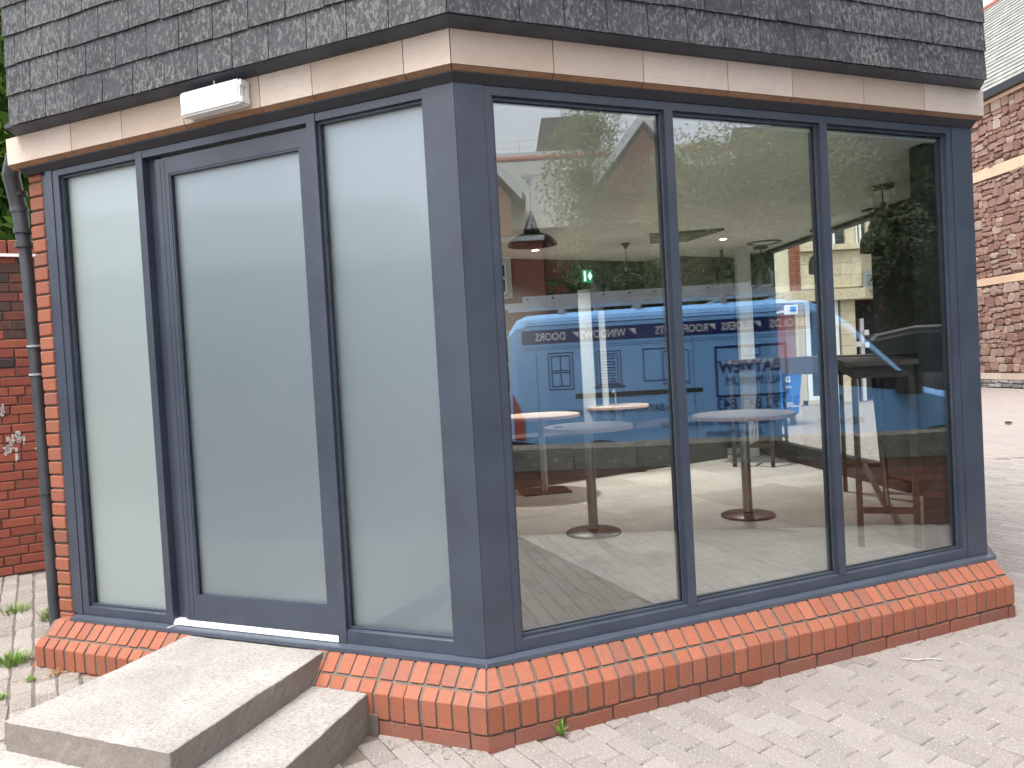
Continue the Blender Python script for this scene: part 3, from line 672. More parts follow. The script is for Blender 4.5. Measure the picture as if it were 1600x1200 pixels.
# ---------------------------------------------------------------- door-side outdoor things
stp = thing('concrete_steps', 'two pale concrete steps with brown grimy sides leading up to the door', 'steps', A.P(1.2, .5, 0))
def slab(poly, z0, z1, name, seed, bev=.0035):
    mb = MB().prism([A.P(t, o, 0)[:2] for t, o in poly], lambda x, y: (x, y, z0), lambda x, y: (x, y, z1))
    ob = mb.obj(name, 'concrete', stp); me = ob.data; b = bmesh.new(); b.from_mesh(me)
    bmesh.ops.bevel(b, geom=[e for e in b.edges], offset=bev, segments=1, affect='EDGES')
    for _ in range(5): bmesh.ops.subdivide_edges(b, edges=[e for e in b.edges if e.calc_length() > .045], cuts=1, use_grid_fill=True)
    bmesh.ops.triangulate(b, faces=b.faces)
    from mathutils import noise as mn
    for v in b.verts:
        q = v.co*9+Vector((seed, 0, 0)); v.co += Vector((mn.noise(q), mn.noise(q+Vector((5, 5, 5))), mn.noise(q+Vector((9, 1, 3)))*.5))*.0045; q = v.co*42; v.co += Vector((mn.noise(q), mn.noise(q+Vector((5, 5, 5))), mn.noise(q+Vector((9, 1, 3)))*.6))*.0028
    b.to_mesh(me); b.free(); return ob
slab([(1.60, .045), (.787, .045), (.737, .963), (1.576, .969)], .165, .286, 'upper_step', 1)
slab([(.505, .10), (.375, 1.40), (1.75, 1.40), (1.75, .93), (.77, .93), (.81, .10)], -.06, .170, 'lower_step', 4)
mb = MB(); A.extr(mb, [(.162, 0), (.152, .175), (.09, .235), (.045, .285), (.03, 0)], .770, .786); mb.obj('mortar_fillet', 'mortar', stp)
mb = MB(); A.box(mb, .448, .515, .06, .156, -.02, .085); mb.obj('mortar_patch', 'mortar', stp)
# emergency light
el = thing('emergency_light', 'white plastic bulkhead light fixed to the stone band above the door', 'light', A.P(1.17, .06, 2.81))
LM = Matrix.Translation(A.P(1.168, .057, 2.8035)) @ Matrix(((-uA.x, -nA.x, 0, 0), (-uA.y, -nA.y, 0, 0), (0, 0, 1, 0), (0, 0, 0, 1))) @ Matrix.Rotation(R(-.6), 4, 'Y')
def lbox(name, x0, x1, y0, y1, z0, z1, bev, mat):
    bm_ = bmesh.new(); bmesh.ops.create_cube(bm_, size=1)
    for v in bm_.verts: v.co = Vector(((x0+x1)/2+v.co.x*(x1-x0), (y0+y1)/2+v.co.y*(y1-y0), (z0+z1)/2+v.co.z*(z1-z0)))
    bmesh.ops.bevel(bm_, geom=bm_.edges[:], offset=bev, segments=2, affect='EDGES')
    me = bpy.data.meshes.new(name); bm_.to_mesh(me); bm_.free(); me.materials.append(M[mat]); me.shade_smooth(); me.set_sharp_from_angle(angle=R(30))
    o = link(name, me); o.parent = el; o.matrix_basis = parent_inv(el) @ LM; return o
lbox('back_box', -.172, .176, -.026, 0, -.050, .056, .004, 'plastic_white')
lbox('diffuser', -.176, .172, -.070, -.0265, -.053, .058, .009, 'plastic_white')
for zz in (-.047, .028): lbox('clip', .1725, .180, -.060, -.005, zz, zz+.028, .002, 'plastic_white')
lbox('screw', .140, .146, -.0715, -.0695, .018, .024, .0008, 'sealant')
t_ = MB(); t_.tube([LM @ Vector(p) for p in ((-.012, -.02, .052), (-.006, -.022, .075), (.004, -.03, .098))], [.008, .0045, .0045]); t_.obj('cable', 'plastic_white', el, smooth=True)
# downpipe
dp = thing('downpipe', 'dark grey plastic downpipe with swan neck beside the brick pier', 'pipe', A.P(2.70, -.06, 0))
base_p = A.P(2.715, -.06, 0)
mb = MB(); mb.tube([A.P(2.755, -.10, 0.02), A.P(2.755, -.10, 1.2), A.P(2.778, -.10, 2.20), A.P(2.788, -.10, 2.36)], .033, 14); mb.obj('pipe', 'pipe', dp, smooth=True)
mb = MB(); mb.tube([A.P(2.788, -.10, 2.34), A.P(2.80, -.10, 2.50), A.P(2.812, -.09, 2.62), A.P(2.80, -.06, 2.74), A.P(2.75, -.05, 2.82), A.P(2.66, -.08, 2.86)], [.038, .040, .043, .044, .044, .04], 16); mb.obj('swan_neck', 'pipe', dp, smooth=True)
for z in (2.35, 2.43, 2.55, 2.64):
    mb = MB(); mb.lathe([(.036, -.016), (.047, -.014), (.047, .014), (.036, .016)], A.P(2.79 if z < 2.5 else 2.806, -.098, z), 18); mb.obj('collar', 'pipe', dp, smooth=True)
for z in (.95, 1.78, 1.62):
    mb = MB(); mb.lathe([(.034, -.006), (.039, -.005), (.039, .005), (.034, .006)], A.P(2.755+.01*(z > 1.5), -.10, z), 14); mb.obj('bracket', 'pipe' if z < 1.5 else 'sealant', dp)
# boundary wall
Lw = Fac((-4.146, 6.029), (.298, .165), (.165, -.298))
bwall = thing('boundary_wall', 'tall red brick yard wall with white paint patches and stained upper courses', 'wall', tuple(Lw.c))
mb = MB(); Lw.box(mb, -3.0, 2.2, -.30, -.008, -.1, 2.60); wcore = mb.obj('wall_core', 'mortar_dark', bwall)
wb_ = [chamfer_box('brick', .218, .10, .066, .003, 'brick_wall', .7, 70+k) for k in range(4)]
wh = [chamfer_box('brick', .105, .10, .066, .003, 'brick_wall', .7, 80+k) for k in range(3)]
ws_ = [chamfer_box('brick', .218, .10, .066, .003, 'brick_soot', .7, 75+k) for k in range(3)]; nb = 0; wst = MB()
for r_ in range(35):
    z = .07+.035+r_*.0752; off = random.choice((0, .057, .113)) if r_ % 2 else .17
    if z > 2.60: break
    t = -2.9+off
    while t < 2.1:
        hdr = random.random() < .22; w = .113 if hdr else .226
        me = random.choice(wh if hdr else wb_)
        if not hdr and z > 1.6+.5*random.random(): me = random.choice(ws_)
        mx_ = Lw.mx(t+w/2, -.05+random.gauss(0, .002), z+random.gauss(0, .0015), random.gauss(0, .006))
        if -.12 < t+w and t < .72:
            ob = link('brick', me); ob.parent = bwall; ob.matrix_basis = parent_inv(bwall) @ mx_; nb += 1
        elif True:
            wst.add([mx_ @ v.co for v in me.vertices], [tuple(p.vertices) for p in me.polygons])
        t += w
ob = wst.obj('brickwork', 'brick_wall', bwall, fix=False, kind='stuff')
mb = MB(); Lw.box(mb, -3, 2.2, -.31, .035, 2.605, 2.628); mb.obj('metal_strip', 'white_metal', bwall)
cop = [chamfer_box('coping_brick', .102, .30, .108, .004, 'brick_wall', .5, 90+k) for k in range(3)]
for k in range(30):
    ob = link('coping_brick', random.choice(cop)); ob.parent = bwall; ob.matrix_basis = parent_inv(bwall) @ Lw.mx(-1.3+k*.112, -.13, 2.684, random.gauss(0, .01))
def splat(F, t, z, w, h, name, par, n=9, seed=0):
    rr = random.Random(seed); pts = []
    for i in range(n*2):
        a = 2*math.pi*i/(n*2); r = rr.uniform(.55, 1.0); pts.append((t+w*r*math.cos(a), z+h*r*math.sin(a)*(1.25 if math.sin(a) < 0 else .8)))
    mb = MB(); mb.prism(pts, lambda a, b: F.P(a, -.001, b), lambda a, b: F.P(a, .0045, b)); mb.obj(name, 'old_paint', par)
rs_ = random.Random(3)
for t0, z0, w0, h0, n0 in ((.15, 1.14, .08, .07, 16), (.12, 1.09, .05, .09, 8), (.10, 1.38, .022, .06, 7), (.36, 1.43, .014, .02, 3), (.32, 1.05, .02, .07, 5)):
    for q_ in range(n0): splat(Lw, t0+rs_.gauss(0, w0*.5), z0+rs_.gauss(0, h0*.45), rs_.uniform(.006, .024), rs_.uniform(.008, .040), 'paint_patch', bwall, 5, rs_.random())

# ---------------------------------------------------------------- plants
def crown_mesh(name, blobs, n, size, mat, seed=0, gap=.35, droop=0):
    g = np.random.default_rng(seed); P = []
    tot = sum(b[1]**2 for b in blobs)
    for c, r, sq in blobs:
        k = int(n*r*r/tot); d = g.normal(size=(k, 3)); d /= np.linalg.norm(d, axis=1)[:, None]
        rad = r*(1-gap*g.random(k)**1.6)*(1+.16*np.sin(d[:, 0]*5+d[:, 2]*7+c[0]))
        p = np.array(c)+d*rad[:, None]*np.array([1, 1, sq]); P.append(p)
    P = np.concatenate(P); k = len(P)
    a = g.normal(size=(k, 3)); a /= np.linalg.norm(a, axis=1)[:, None]; b = np.cross(a, g.normal(size=(k, 3))); b /= np.linalg.norm(b, axis=1)[:, None]
    if droop: a[:, 2] -= droop; a /= np.linalg.norm(a, axis=1)[:, None]
    s = size*(.6+.8*g.random(k))[:, None]
    V = np.stack([P-a*s, P+b*s*.45, P+a*s, P-b*s*.45], 1).reshape(-1, 3)
    me = bpy.data.meshes.new(name); me.vertices.add(len(V)); me.vertices.foreach_set('co', V.astype(np.float32).ravel())
    me.loops.add(len(V)); me.loops.foreach_set('vertex_index', np.arange(len(V), dtype=np.int32)); me.polygons.add(k)
    me.polygons.foreach_set('loop_start', np.arange(0, len(V), 4, dtype=np.int32)); me.update(); me.validate(); me.materials.append(M[mat]); return me
def tree(name, label, pos, blobs, n, size, leaf, bark, trunk_r, h, group=None, seed=0, gap=.5, droop=0):
    t = thing(name, label, 'tree', pos, group=group)
    me = crown_mesh('crown', blobs, n, size, leaf, seed, gap, droop); o = link('crown', me); o.parent = t; o.matrix_basis = parent_inv(t)
    mb = MB(); x, y, z = pos; mb.tube([(x, y, z), (x+.05, y, z+h*.4), (x-.03, y+.04, z+h*.75), (x, y, z+h)], [trunk_r, trunk_r*.8, trunk_r*.55, trunk_r*.25], 9)
    for c, r, sq in blobs: mb.tube([(x, y, z+h*.45), ((x+c[0])/2, (y+c[1])/2, (z+h*.45+c[2])/2+.2), c], [trunk_r*.4, trunk_r*.25, .01], 6)
    mb.obj('trunk', bark, t, smooth=True); return t
tree('leafy_tree', 'green leafy tree rising behind the yard wall at the left edge', (-6.2, 8.6, 0), [((-6.0, 8.4, 3.3), 1.3, 1), ((-5.2, 8.0, 3.9), 1.1, 1), ((-6.6, 8.4, 4.6), 1.4, 1), ((-5.0, 8.2, 2.6), .9, 1), ((-4.6, 8.0, 5.0), 1.0, 1), ((-5.8, 7.6, 2.3), .8, 1), ((-7.4, 9, 3.4), 1.4, 1), ((-5.4, 7.7, 5.6), 1.1, 1)], 16000, .075, 'leaf', 'bark', .13, 3.4, seed=1, gap=.9)
tree('dense_tree', 'dark dense tree standing further behind the yard wall', (-7.5, 12.5, 0), [((-7.5, 12.5, 3.2), 2.6, 1), ((-5, 12.6, 3.6), 2.2, 1), ((-9, 11, 5), 2.2, 1), ((-6.5, 12, 6.6), 2.4, 1)], 15000, .15, 'leaf_dark', 'bark', .2, 4.5, seed=2, gap=.8)
def tuft(label, x, y, n, h, sp, seed, mat='grass', group='grass tufts in the paving joints', cat='grass tuft', name='grass_tuft'):
    rr = random.Random(seed); mb = MB(); z = gz(x, y)-.004
    for i in range(n):
        a = rr.uniform(0, 2*math.pi); r = rr.random()**.6*sp; bx, by = x+r*math.cos(a)*.6, y+r*math.sin(a)*.6; hh = h*rr.uniform(.45, 1); w = rr.uniform(.0015, .003)
        dx, dy = math.cos(a)*hh*rr.uniform(.2, 1.0), math.sin(a)*hh*rr.uniform(.2, 1.0); px, py = -math.sin(a)*w, math.cos(a)*w
        mb.add([(bx-px, by-py, z), (bx+px, by+py, z), (bx+dx*.4+px, by+dy*.4+py, z+hh*.65), (bx+dx*.4-px, by+dy*.4-py, z+hh*.65), (bx+dx, by+dy, z+hh*.85)], [(0, 1, 2, 3), (3, 2, 4)])
    o = mb.obj(name, mat, fix=False, label=label, category=cat)
    if group: o['group'] = group
    return o
tuft('sparse grass tuft close to the foot of the yard wall', -3.25, 5.44, 60, .07, .12, 1)
tuft('wispy grass tuft midway between yard wall and brick pier', -3.38, 5.05, 90, .07, .15, 2)
tuft('broad grass tuft at the left edge of the paving', -3.62, 4.98, 110, .08, .16, 3)
tuft('bright green grass tuft leaning against the downpipe foot', -3.02, 4.86, 170, .10, .12, 4)
tuft('grass tuft growing against the left end of the brick plinth', -2.735, 4.44, 130, .10, .09, 5)
tuft('thick grass tuft on the paving left of the plinth end', -2.78, 4.09, 230, .075, .13, 6)
tuft('tiny dark weed tuft between blocks left of the upper step', -2.52, 3.83, 40, .035, .05, 7)
tuft('smallest weed tuft beside the front left corner of the steps', -2.53, 3.62, 40, .035, .04, 8)
tuft('dry yellow grass sprig by the plinth beside the upper step', -2.15, 4.0, 60, .05, .05, 12, 'dead')
for x, y, s, lb in ((-2.40, 4.03, 21, 'heap of brown dead leaves at the foot of the left plinth'), (-2.42, 3.90, 22, 'scatter of orange dry bracken on the paving near the steps')):
    mb = MB(); rr = random.Random(s)
    for i in range(60):
        a = rr.uniform(0, 6.28); r = abs(rr.gauss(0, .05)); c = Vector((x+r*math.cos(a), y+r*math.sin(a), gz(x, y)+rr.uniform(.002, .018)))
        d1 = Vector((rr.gauss(0, 1), rr.gauss(0, 1), rr.gauss(0, .5))).normalized()*rr.uniform(.008, .022); d2 = d1.cross(Vector((rr.gauss(0, .3), rr.gauss(0, .3), 1))).normalized()*rr.uniform(.002, .006)
        mb.add([c-d1, c+d2, c+d1, c-d2], [(0, 1, 2, 3)])
    mb.obj('dead_leaves', 'dead', fix=False, label=lb, category='leaf litter')
def dock(name, label, x, y, leaves, mat='leaf', cat='weed'):
    t = thing(name, label, cat, (x, y, gz(x, y)))
    for (a, ln, w, lean) in leaves:
        mb = MB(); n = 6; d = Vector((math.cos(a), math.sin(a), 0)); sd_ = Vector((-d.y, d.x, 0)); z = gz(x, y); vs = []; fs = []
        for i in range(n+1):
            k = i/n; c = Vector((x, y, z))+d*ln*lean*k**1.6+Vector((0, 0, ln*(k-.25*k*k*lean))); ww = w*math.sin(math.pi*min(1, .12+k*.88))*(1+.12*math.sin(i*2.3))
            vs += [c-sd_*ww+Vector((0, 0, .25*ww)), c-Vector((0, 0, .0)), c+sd_*ww+Vector((0, 0, .25*ww))]
        for i in range(n): fs += [(i*3, i*3+1, i*3+4, i*3+3), (i*3+1, i*3+2, i*3+5, i*3+4)]
        mb.add(vs, fs); mb.obj('leaf', mat, t, smooth=False, fix=False)
    return t
dock('dock_weed', 'broad leaved dark green dock weed at the foot of the left plinth', -2.235, 3.98, [(.3, .11, .018, .25), (2.6, .12, .017, .15), (-2.2, .08, .02, .8), (-.8, .07, .02, .9), (3.6, .07, .017, .9)], 'leaf')
dock('small_weed', 'small bright green weed sprouting at the plinth near the corner', .120, 3.080, [(a, l, .006, le) for a, l, le in ((0, .06, .5), (1, .08, .3), (2, .06, .7), (3.1, .07, .6), (4, .05, .9), (5, .06, .8), (.5, .045, 1), (2.5, .04, 1), (3.6, .085, .15), (5.6, .04, 1.1), (1.6, .03, 1.2), (4.6, .09, .2))], 'grass')
mb = MB(); mb.lathe([(.0, .0), (.022, .002), (.03, .010), (.02, .02), (0, .024)], (-2.53, 4.06, gz(-2.53, 4.06)), 10); mb.obj('pale_pebble', 'plastic_white', smooth=True, label='pale yellow stone lying on the paving by the plinth end', category='pebble')
mb = MB(); mb.tube([(1.80, 3.66, .004), (1.86, 3.62, .005), (1.93, 3.63, .005), (2.0, 3.60, .004)], [.002, .004, .004, .001], 6); mb.obj('pale_twig', 'old_paint', label='thin white sliver lying on the paving right of the plinth', category='litter')
mb = MB(); mb.lathe([(0, 0), (.06, .01), (.05, .04), (0, .05)], (8.55, 13.2, 0), 8); mb.obj('dark_litter', 'soot', label='small dark scrap on the far paving by the right edge', category='litter')

gr = MB(); rr = random.Random(44)
for i in range(900):
    F = B if rr.random() < .62 else A; t = rr.uniform(-.05, 3.0) if F is B else (rr.uniform(-.05, .40) if rr.random() < .5 else rr.uniform(1.8, 2.6)); o = .152+abs(rr.gauss(0, .05)); p = Vector(F.P(t, o, 0)); p.z = gz(p.x, p.y)+.001; r = rr.uniform(.0015, .005)*(1.5 if F is A else 1)
    q = [p+Vector((rr.uniform(-1, 1), rr.uniform(-1, 1), rr.uniform(-.1, .9)))*r for _ in range(4)]; gr.add(q, [(0, 1, 2), (0, 2, 3), (0, 3, 1), (1, 3, 2)])
gr.obj('grit', 'paver_old', fix=False, kind='stuff', label='loose grit and crumbs lying along the foot of the plinth', category='grit')
# ---------------------------------------------------------------- stone building to the right
Rb = Fac((14.384, 23.058), (.0952, -.9955), (-.9955, -.0952))
rb = thing('stone_building', 'red rubble stone building with buff string courses and grey slate roof', 'building', tuple(Rb.c))
mb = MB(); Rb.box(mb, -14, 6, -4.5, -.03, 0, 8.45); mb.obj('wall', 'pointing', rb)
def stones(F, t0, t1, z0, z1, hmin, hmax, wmin, wmax, mat, par, proud, rr, lim, stuffmb, seen, fit_=1.0):
    z = z0; cnt = 0
    while z < z1-.03:
        h = min(rr.uniform(hmin, hmax), z1-z)
        if z1-(z+h) < hmin*.6: h = z1-z
        t = t0+rr.uniform(-.2, 0)
        while t < t1:
            w = rr.uniform(wmin, wmax)*(1.0 if h > (hmin+hmax)/2 else .8); subs = [(z, h)]
            if h > hmax*.75 and rr.random() < .35: subs = [(z, h*.5), (z+h*.5, h*.5)]
            for zz, hh in subs:
                g = .007; sh_ = .05*math.sin(t*2.3+zz*1.7)+.03*math.sin(t*5.1+zz*4.3); cx, cz = t+w/2, zz+hh/2+sh_*fit_; hw, hz2 = w/2-g, hh/2-g; k = 8; j_ = lambda a: rr.uniform(-a, a)
                cut = [rr.choice((0, .08, .2, .3)) for _ in range(4)]
                base_ = ((1-cut[0], 1-cut[0]*.6), (j_(.3), 1.0), (-1+cut[1], 1-cut[1]*.6), (-1, j_(.3)), (-1+cut[2], -1+cut[2]*.6), (j_(.3), -1.0), (1-cut[3], -1+cut[3]*.6), (1, j_(.3)))
                pts = [(cx+(a+j_(.03))*hw, cz+(b+j_(.05))*hz2) for a, b in base_]
                p_ = rr.uniform(.4, 1)*proud; vs = [F.P(a, -.03, b) for a, b in pts]+[F.P(cx+(a-cx)*.985, p_*.5, cz+(b-cz)*.975) for a, b in pts]+[F.P(cx+(a-cx)*.90, p_*rr.uniform(.8, 1.2), cz+(b-cz)*.86) for a, b in pts]
                fs = [tuple(range(2*k, 3*k))]+[(i, (i+1) % k, (i+1) % k+k, i+k) for i in range(k)]+[(i+k, (i+1) % k+k, (i+1) % k+2*k, i+2*k) for i in range(k)]
                if seen(cx, cz) and lim[0] > 0: lim[0] -= 1; MB().add(vs, fs).obj('stone', mat, par)
                else: stuffmb.add(vs, fs)
            t += w
        z += h
rs = MB(); rg = MB(); rr = random.Random(5); lim = [295]; seen = lambda t, z: -.6 < t < 2.2
for z0, z1 in ((3.29, 6.18), (6.52, 8.34)): stones(Rb, -2.5, 5.9, z0, z1, .12, .30, .16, .50, 'rubble', rb, .05, rr, lim, rs, seen)
stones(Rb, -2.5, 5.9, .44, 3.05, .12, .34, .16, .48, 'rubble', rb, .05, rr, lim, rs, seen)
lim2 = [40]; stones(Rb, -2.5, 5.9, .0, .235, .09, .13, .16, .45, 'rubble_grey', rb, .06, rr, lim2, rg, seen, .2)
rs.obj('rubble_stones', 'rubble', rb, kind='stuff'); rg.obj('base_stones', 'rubble_grey', rb, kind='stuff')
for z0, z1, mt_ in ((3.06, 3.275, 'band_far'), (6.195, 6.51, 'band_far'), (.245, .43, 'stone')):
    t = -2.5
    while t < 5.8:
        w = random.uniform(.9, 1.5); mb = MB(); Rb.box(mb, t+.004, t+w-.004, -.03, .035, z0, z1); mb.obj('string_stone', mt_, rb); t += w
mb = MB(); Rb.box(mb, -2.5, 6, -.02, .05, 8.345, 8.45); mb.obj('eaves_course', 'band_far', rb)
mb = MB(); Rb.box(mb, -14, 6.1, -.02, .20, 8.46, 8.68); mb.obj('gutter', 'gutter', rb)
rp = lambda t, s, h=0: Rb.P(t, .16-s*math.cos(R(48))-h*math.sin(R(48))*-1, 8.66+s*math.sin(R(48))+h*math.cos(R(48)))
mb = MB(); mb.add([rp(-14, 0), rp(6, 0), rp(6, 6.5), rp(-14, 6.5), rp(-14, 0, -.15), rp(6, 0, -.15), rp(6, 6.5, -.15), rp(-14, 6.5, -.15)], [(0, 1, 2, 3), (7, 6, 5, 4), (0, 4, 5, 1), (1, 5, 6, 2), (2, 6, 7, 3), (3, 7, 4, 0)]); mb.obj('roof', 'gutter', rb)
roofst = MB(); nr = 0
for r_ in range(26):
    s = r_*.25; t = -6+(r_ % 2)*.19
    while t < 6:
        g = .006; w = .38; s0, s1 = s, s+.27; q = random.uniform(0, .012)
        vs = [rp(t+g, s0, .03+q), rp(t+w-g, s0, .03+q), rp(t+w-g, s1, .008), rp(t+g, s1, .008), rp(t+g, s0, .005), rp(t+w-g, s0, .005)]
        fs = [(0, 1, 2, 3), (0, 4, 5, 1), (0, 3, 4), (1, 5, 2)]
        if -1.4 < t < 3.4 and nr < 290: MB().add(vs, fs).obj('roof_slate', 'roof_slate', rb, fix=False); nr += 1
        else: roofst.add(vs, fs)
        t += w
roofst.obj('roof_slates', 'roof_slate', rb, fix=False, kind='stuff')
for k in range(30):
    t = -6+k*.45; mb = MB(); mb.tube([rp(t+.01, 6.5, .02), rp(t+.44, 6.5, .02)], .11, 8); mb.obj('ridge_tile', 'ridge', rb)

# ---------------------------------------------------------------- cream building seen through the far window
cb_ = thing('cream_building', 'cream stone shop building with red brick pier and cornice across the square', 'building', (8, 20, 0))
def bx(name, mat, x0, x1, y0, y1, z0, z1, par=cb_): mb = MB(); mb.box(x0, x1, y0, y1, z0, z1); return mb.obj(name, mat, par)
bx('wall', 'render_cream', 3.0, 7.40, 20.05, 24, 2.99, 7.2); bx('wall', 'render_cream', 7.66, 9.26, 20.05, 24, 2.99, 4.0)
for i in range(6):
    for j in range(3): bx('ashlar_block', 'cream_stone', 7.665+i*.266, 7.925+i*.266, 19.97, 20.05, 3.03+j*.32, 3.343+j*.32)
mb = MB(); mb.prism([(9.262, 19.97), (10.6, 20.9), (10.6, 24), (9.262, 24)], lambda x, y: (x, y, 3.03), lambda x, y: (x, y, 4.0)); mb.obj('splayed_wall', 'cream_stone', cb_)
for k in range(42): bx('pier_brick', 'red_far', 7.405+(k % 2)*.002, 7.655, 19.94, 20.06, 2.99+k*.075, 3.055+k*.075) if k < 30 else None
mb = MB(); mb.prism([(3, 19.8), (9.25, 19.8), (10.8, 20.85), (10.8, 24), (3, 24)], lambda x, y: (x, y, 2.70), lambda x, y: (x, y, 2.98)); mb.obj('cornice', 'cream_stone', cb_)
mb = MB(); mb.prism([(7.66, 19.85), (9.3, 19.85), (10.8, 20.9), (10.8, 24), (7.66, 24)], lambda x, y: (x, y, 4.0), lambda x, y: (x, y, 4.14)); mb.obj('cornice', 'cream_stone', cb_)
bx('wall', 'cream_stone', 7.67, 8.35, 20.1, 24, 4.15, 7); bx('wall', 'cream_stone', 8.95, 9.2, 20.12, 24, 4.15, 7); bx('wall', 'cream_stone', 9.5, 9.75, 20.12, 24, 4.15, 7)
bx('wall', 'cream_stone', 7.4, 10.8, 20.11, 24, 5.81, 7.2); bx('parapet', 'cream_stone', 2.9, 10.9, 19.9, 24, 7.21, 7.4)
bx('wall', 'cream_stone', 10.41, 10.8, 20.12, 24, 4.15, 5.8)
for x0, x1 in ((8.36, 8.94), (9.21, 9.49), (9.76, 10.4)):
    w_ = bx('window', 'darkglass', x0, x1, 20.2, 20.3, 4.15, 5.8)
    mb = MB(); [mb.box(x0+a, x0+a+.05, 20.15, 20.2, 4.15, 5.8) for a in (.02, (x1-x0)/2-.02)]; mb.obj('window_bar', 'white_paint', w_)
bx('shop_interior', 'dark_wall', 3, 10.7, 21.6, 21.8, 0, 2.7)
bx('stall_riser', 'cream_stone', 7.60, 8.45, 20.0, 20.3, 0, .12)
bx('white_post', 'white_paint', 6.72, 6.93, 20, 20.2, 0, 2.7); bx('window_poster', 'red_far', 6.94, 7.49, 20.1, 20.2, .3, 2.7); bx('cream_pier', 'cream_stone', 7.50, 7.73, 20, 20.2, 0, 2.7)
bx('white_post', 'white_paint', 7.75, 7.87, 20, 20.2, .12, 2.7); bx('door_rail', 'white_paint', 7.87, 8.4, 20, 20.2, .12, .22); bx('shop_window', 'darkglass', 7.87, 8.45, 20.1, 20.14, .22, 2.7)
bx('white_post', 'white_paint', 8.50, 8.62, 20, 20.2, 0, 2.7)
for k in range(9): bx('ashlar_block', 'cream_stone', 8.68, 9.05, 19.98, 20.3, .005+k*.3, .297+k*.3)
bx('shop_window', 'darkglass', 9.06, 10.6, 20.5, 20.54, .3, 2.7); bx('white_post', 'white_paint', 9.36, 9.46, 20.4, 20.49, .0, 2.2)
for a, z in ((9.2, 1.45), (9.42, 1.42), (9.42, 1.75)): bx('notice', 'white_paint', a, a+.12, 20.3, 20.36, z, z+.14)
sg = thing('shop_sign', 'grey hanging shop sign with dark lettering on the cream building', 'sign', (9.45, 19.9, 3.1))
SF = Matrix.Translation((9.27, 19.86, 3.16)) @ Matrix.Rotation(R(8), 4, 'Z')
mb = MB(); mb.box(0, .75, 0, .06, -.25, .25, T=lambda x, y, z: tuple(SF @ Vector((x, y, z)))); mb.obj('board', 'grey_sign', sg)
mb = MB()
for a in ((.1, .66, -.006, -.001, -.115, -.105), (.1, .66, -.006, -.001, .125, .135), (.1, .11, -.006, -.001, -.105, .125)): mb.box(*a, T=lambda x, y, z: tuple(SF @ Vector((x, y, z))))
mb.obj('border', 'soot', sg)
text_obj('Arcade', .21, 'lettering', 'soot', sg, SF @ Matrix.Translation((.14, -.004, -.07)) @ Matrix.Rotation(R(90), 4, 'X'), .004, .75)
# small white and blue wall box on a post
pb = thing('alarm_box', 'small white alarm box with blue panel outside the far window', 'alarm box', (5.19, 14, 2.2))
bx('case', 'white_paint', 5.08, 5.30, 14.0, 14.1, 2.14, 2.31, pb); bx('blue_panel', 'bin_blue', 5.155, 5.265, 13.99, 13.999, 2.19, 2.28, pb)
bx('bracket', 'white_paint', 5.17, 5.21, 14.1, 20.1, 2.2, 2.24, pb)
# wheelie bin
bn = thing('wheelie_bin', 'large blue wheeled waste bin standing outside the far window', 'bin', (5.3, 15.3, 0))
mb = MB(); mb.hexa([(4.98, 15, .22), (5.60, 15, .22), (5.60, 15.8, .22), (4.98, 15.8, .22), (4.86, 14.95, 1.05), (5.68, 14.95, 1.05), (5.68, 15.85, 1.05), (4.86, 15.85, 1.05)]); mb.obj('body', 'bin_blue', bn)
mb = MB(); mb.prism([(4.84, 1.055), (5.71, 1.055), (5.71, 1.10), (5.5, 1.2), (5.05, 1.2), (4.84, 1.10)], lambda x, z: (x, 14.92, z), lambda x, z: (x, 15.88, z)); mb.obj('lid', 'bin_blue', bn)
for x, y in ((5.52, 15.1), (5.05, 15.1), (5.52, 15.7), (5.05, 15.7)):
    mb = MB(); mb.tube([(x-.03, y, .10), (x+.03, y, .10)], .10, 14); mb.box(x-.015, x+.015, y-.03, y+.03, .12, .22); mb.obj('wheel', 'soot', bn)
TB = lambda x, z, y=14.962: Matrix.Translation((x, y, z)) @ Matrix.Rotation(R(90), 4, 'X')
text_obj('G', .15, 'emblem', 'white_film', bn, TB(5.34, .86, 14.945), .006)
text_obj('BIFFA', .06, 'lettering', 'white_film', bn, TB(5.32, .74, 14.955), .002); text_obj('MIXED\nRECYCLING', .055, 'lettering', 'white_film', bn, TB(5.32, .42, 14.972), .002)

# ---------------------------------------------------------------- furniture inside
ZF = .3305
def round_table(x, y, r, label, top_z, base='round', br=.19, tm=0, grp='pedestal tables inside the unit', colr=.034):
    t = thing('pedestal_table', label, 'table', (x, y, ZF), group=grp)
    mb = MB(); mb.lathe([(0, top_z-.028), (r-.002, top_z-.028), (r, top_z-.026), (r, top_z-.003), (r-.003, top_z), (0, top_z)], (x, y, 0), 56); o = mb.obj('tabletop', 'wood_top', t, smooth=True)
    mb = MB(); mb.lathe([(r+.0004, top_z-.0255), (r+.0015, top_z-.0255), (r+.0015, top_z-.0035), (r+.0004, top_z-.0035)], (x, y, 0), 56, True); mb.obj('edge_band', 'ply_edge', t, smooth=True)
    mb = MB(); mb.lathe([(colr, .01), (colr, top_z-.06-ZF), (colr*2.2, top_z-.0285-ZF), (0, top_z-.0285-ZF)], (x, y, ZF), 24); mb.obj('column', 'steel', t, smooth=True)
    mb = MB()
    if base == 'round': mb.lathe([(0, .0005), (br, .0005), (br, .012), (br-.01, .018), (colr+.01, .024), (colr, .035), (0, .035)], (x, y, ZF), 48)
    else:
        T = lambda a, b, c: tuple(Matrix.Translation((x, y, ZF)) @ Matrix.Rotation(R(10), 4, 'Z') @ Vector((a, b, c))); mb.box(-.22, .22, -.17, .17, .0005, .015, T=T)
    mb.obj('base', 'black_iron', t, smooth=(base == 'round')); return t
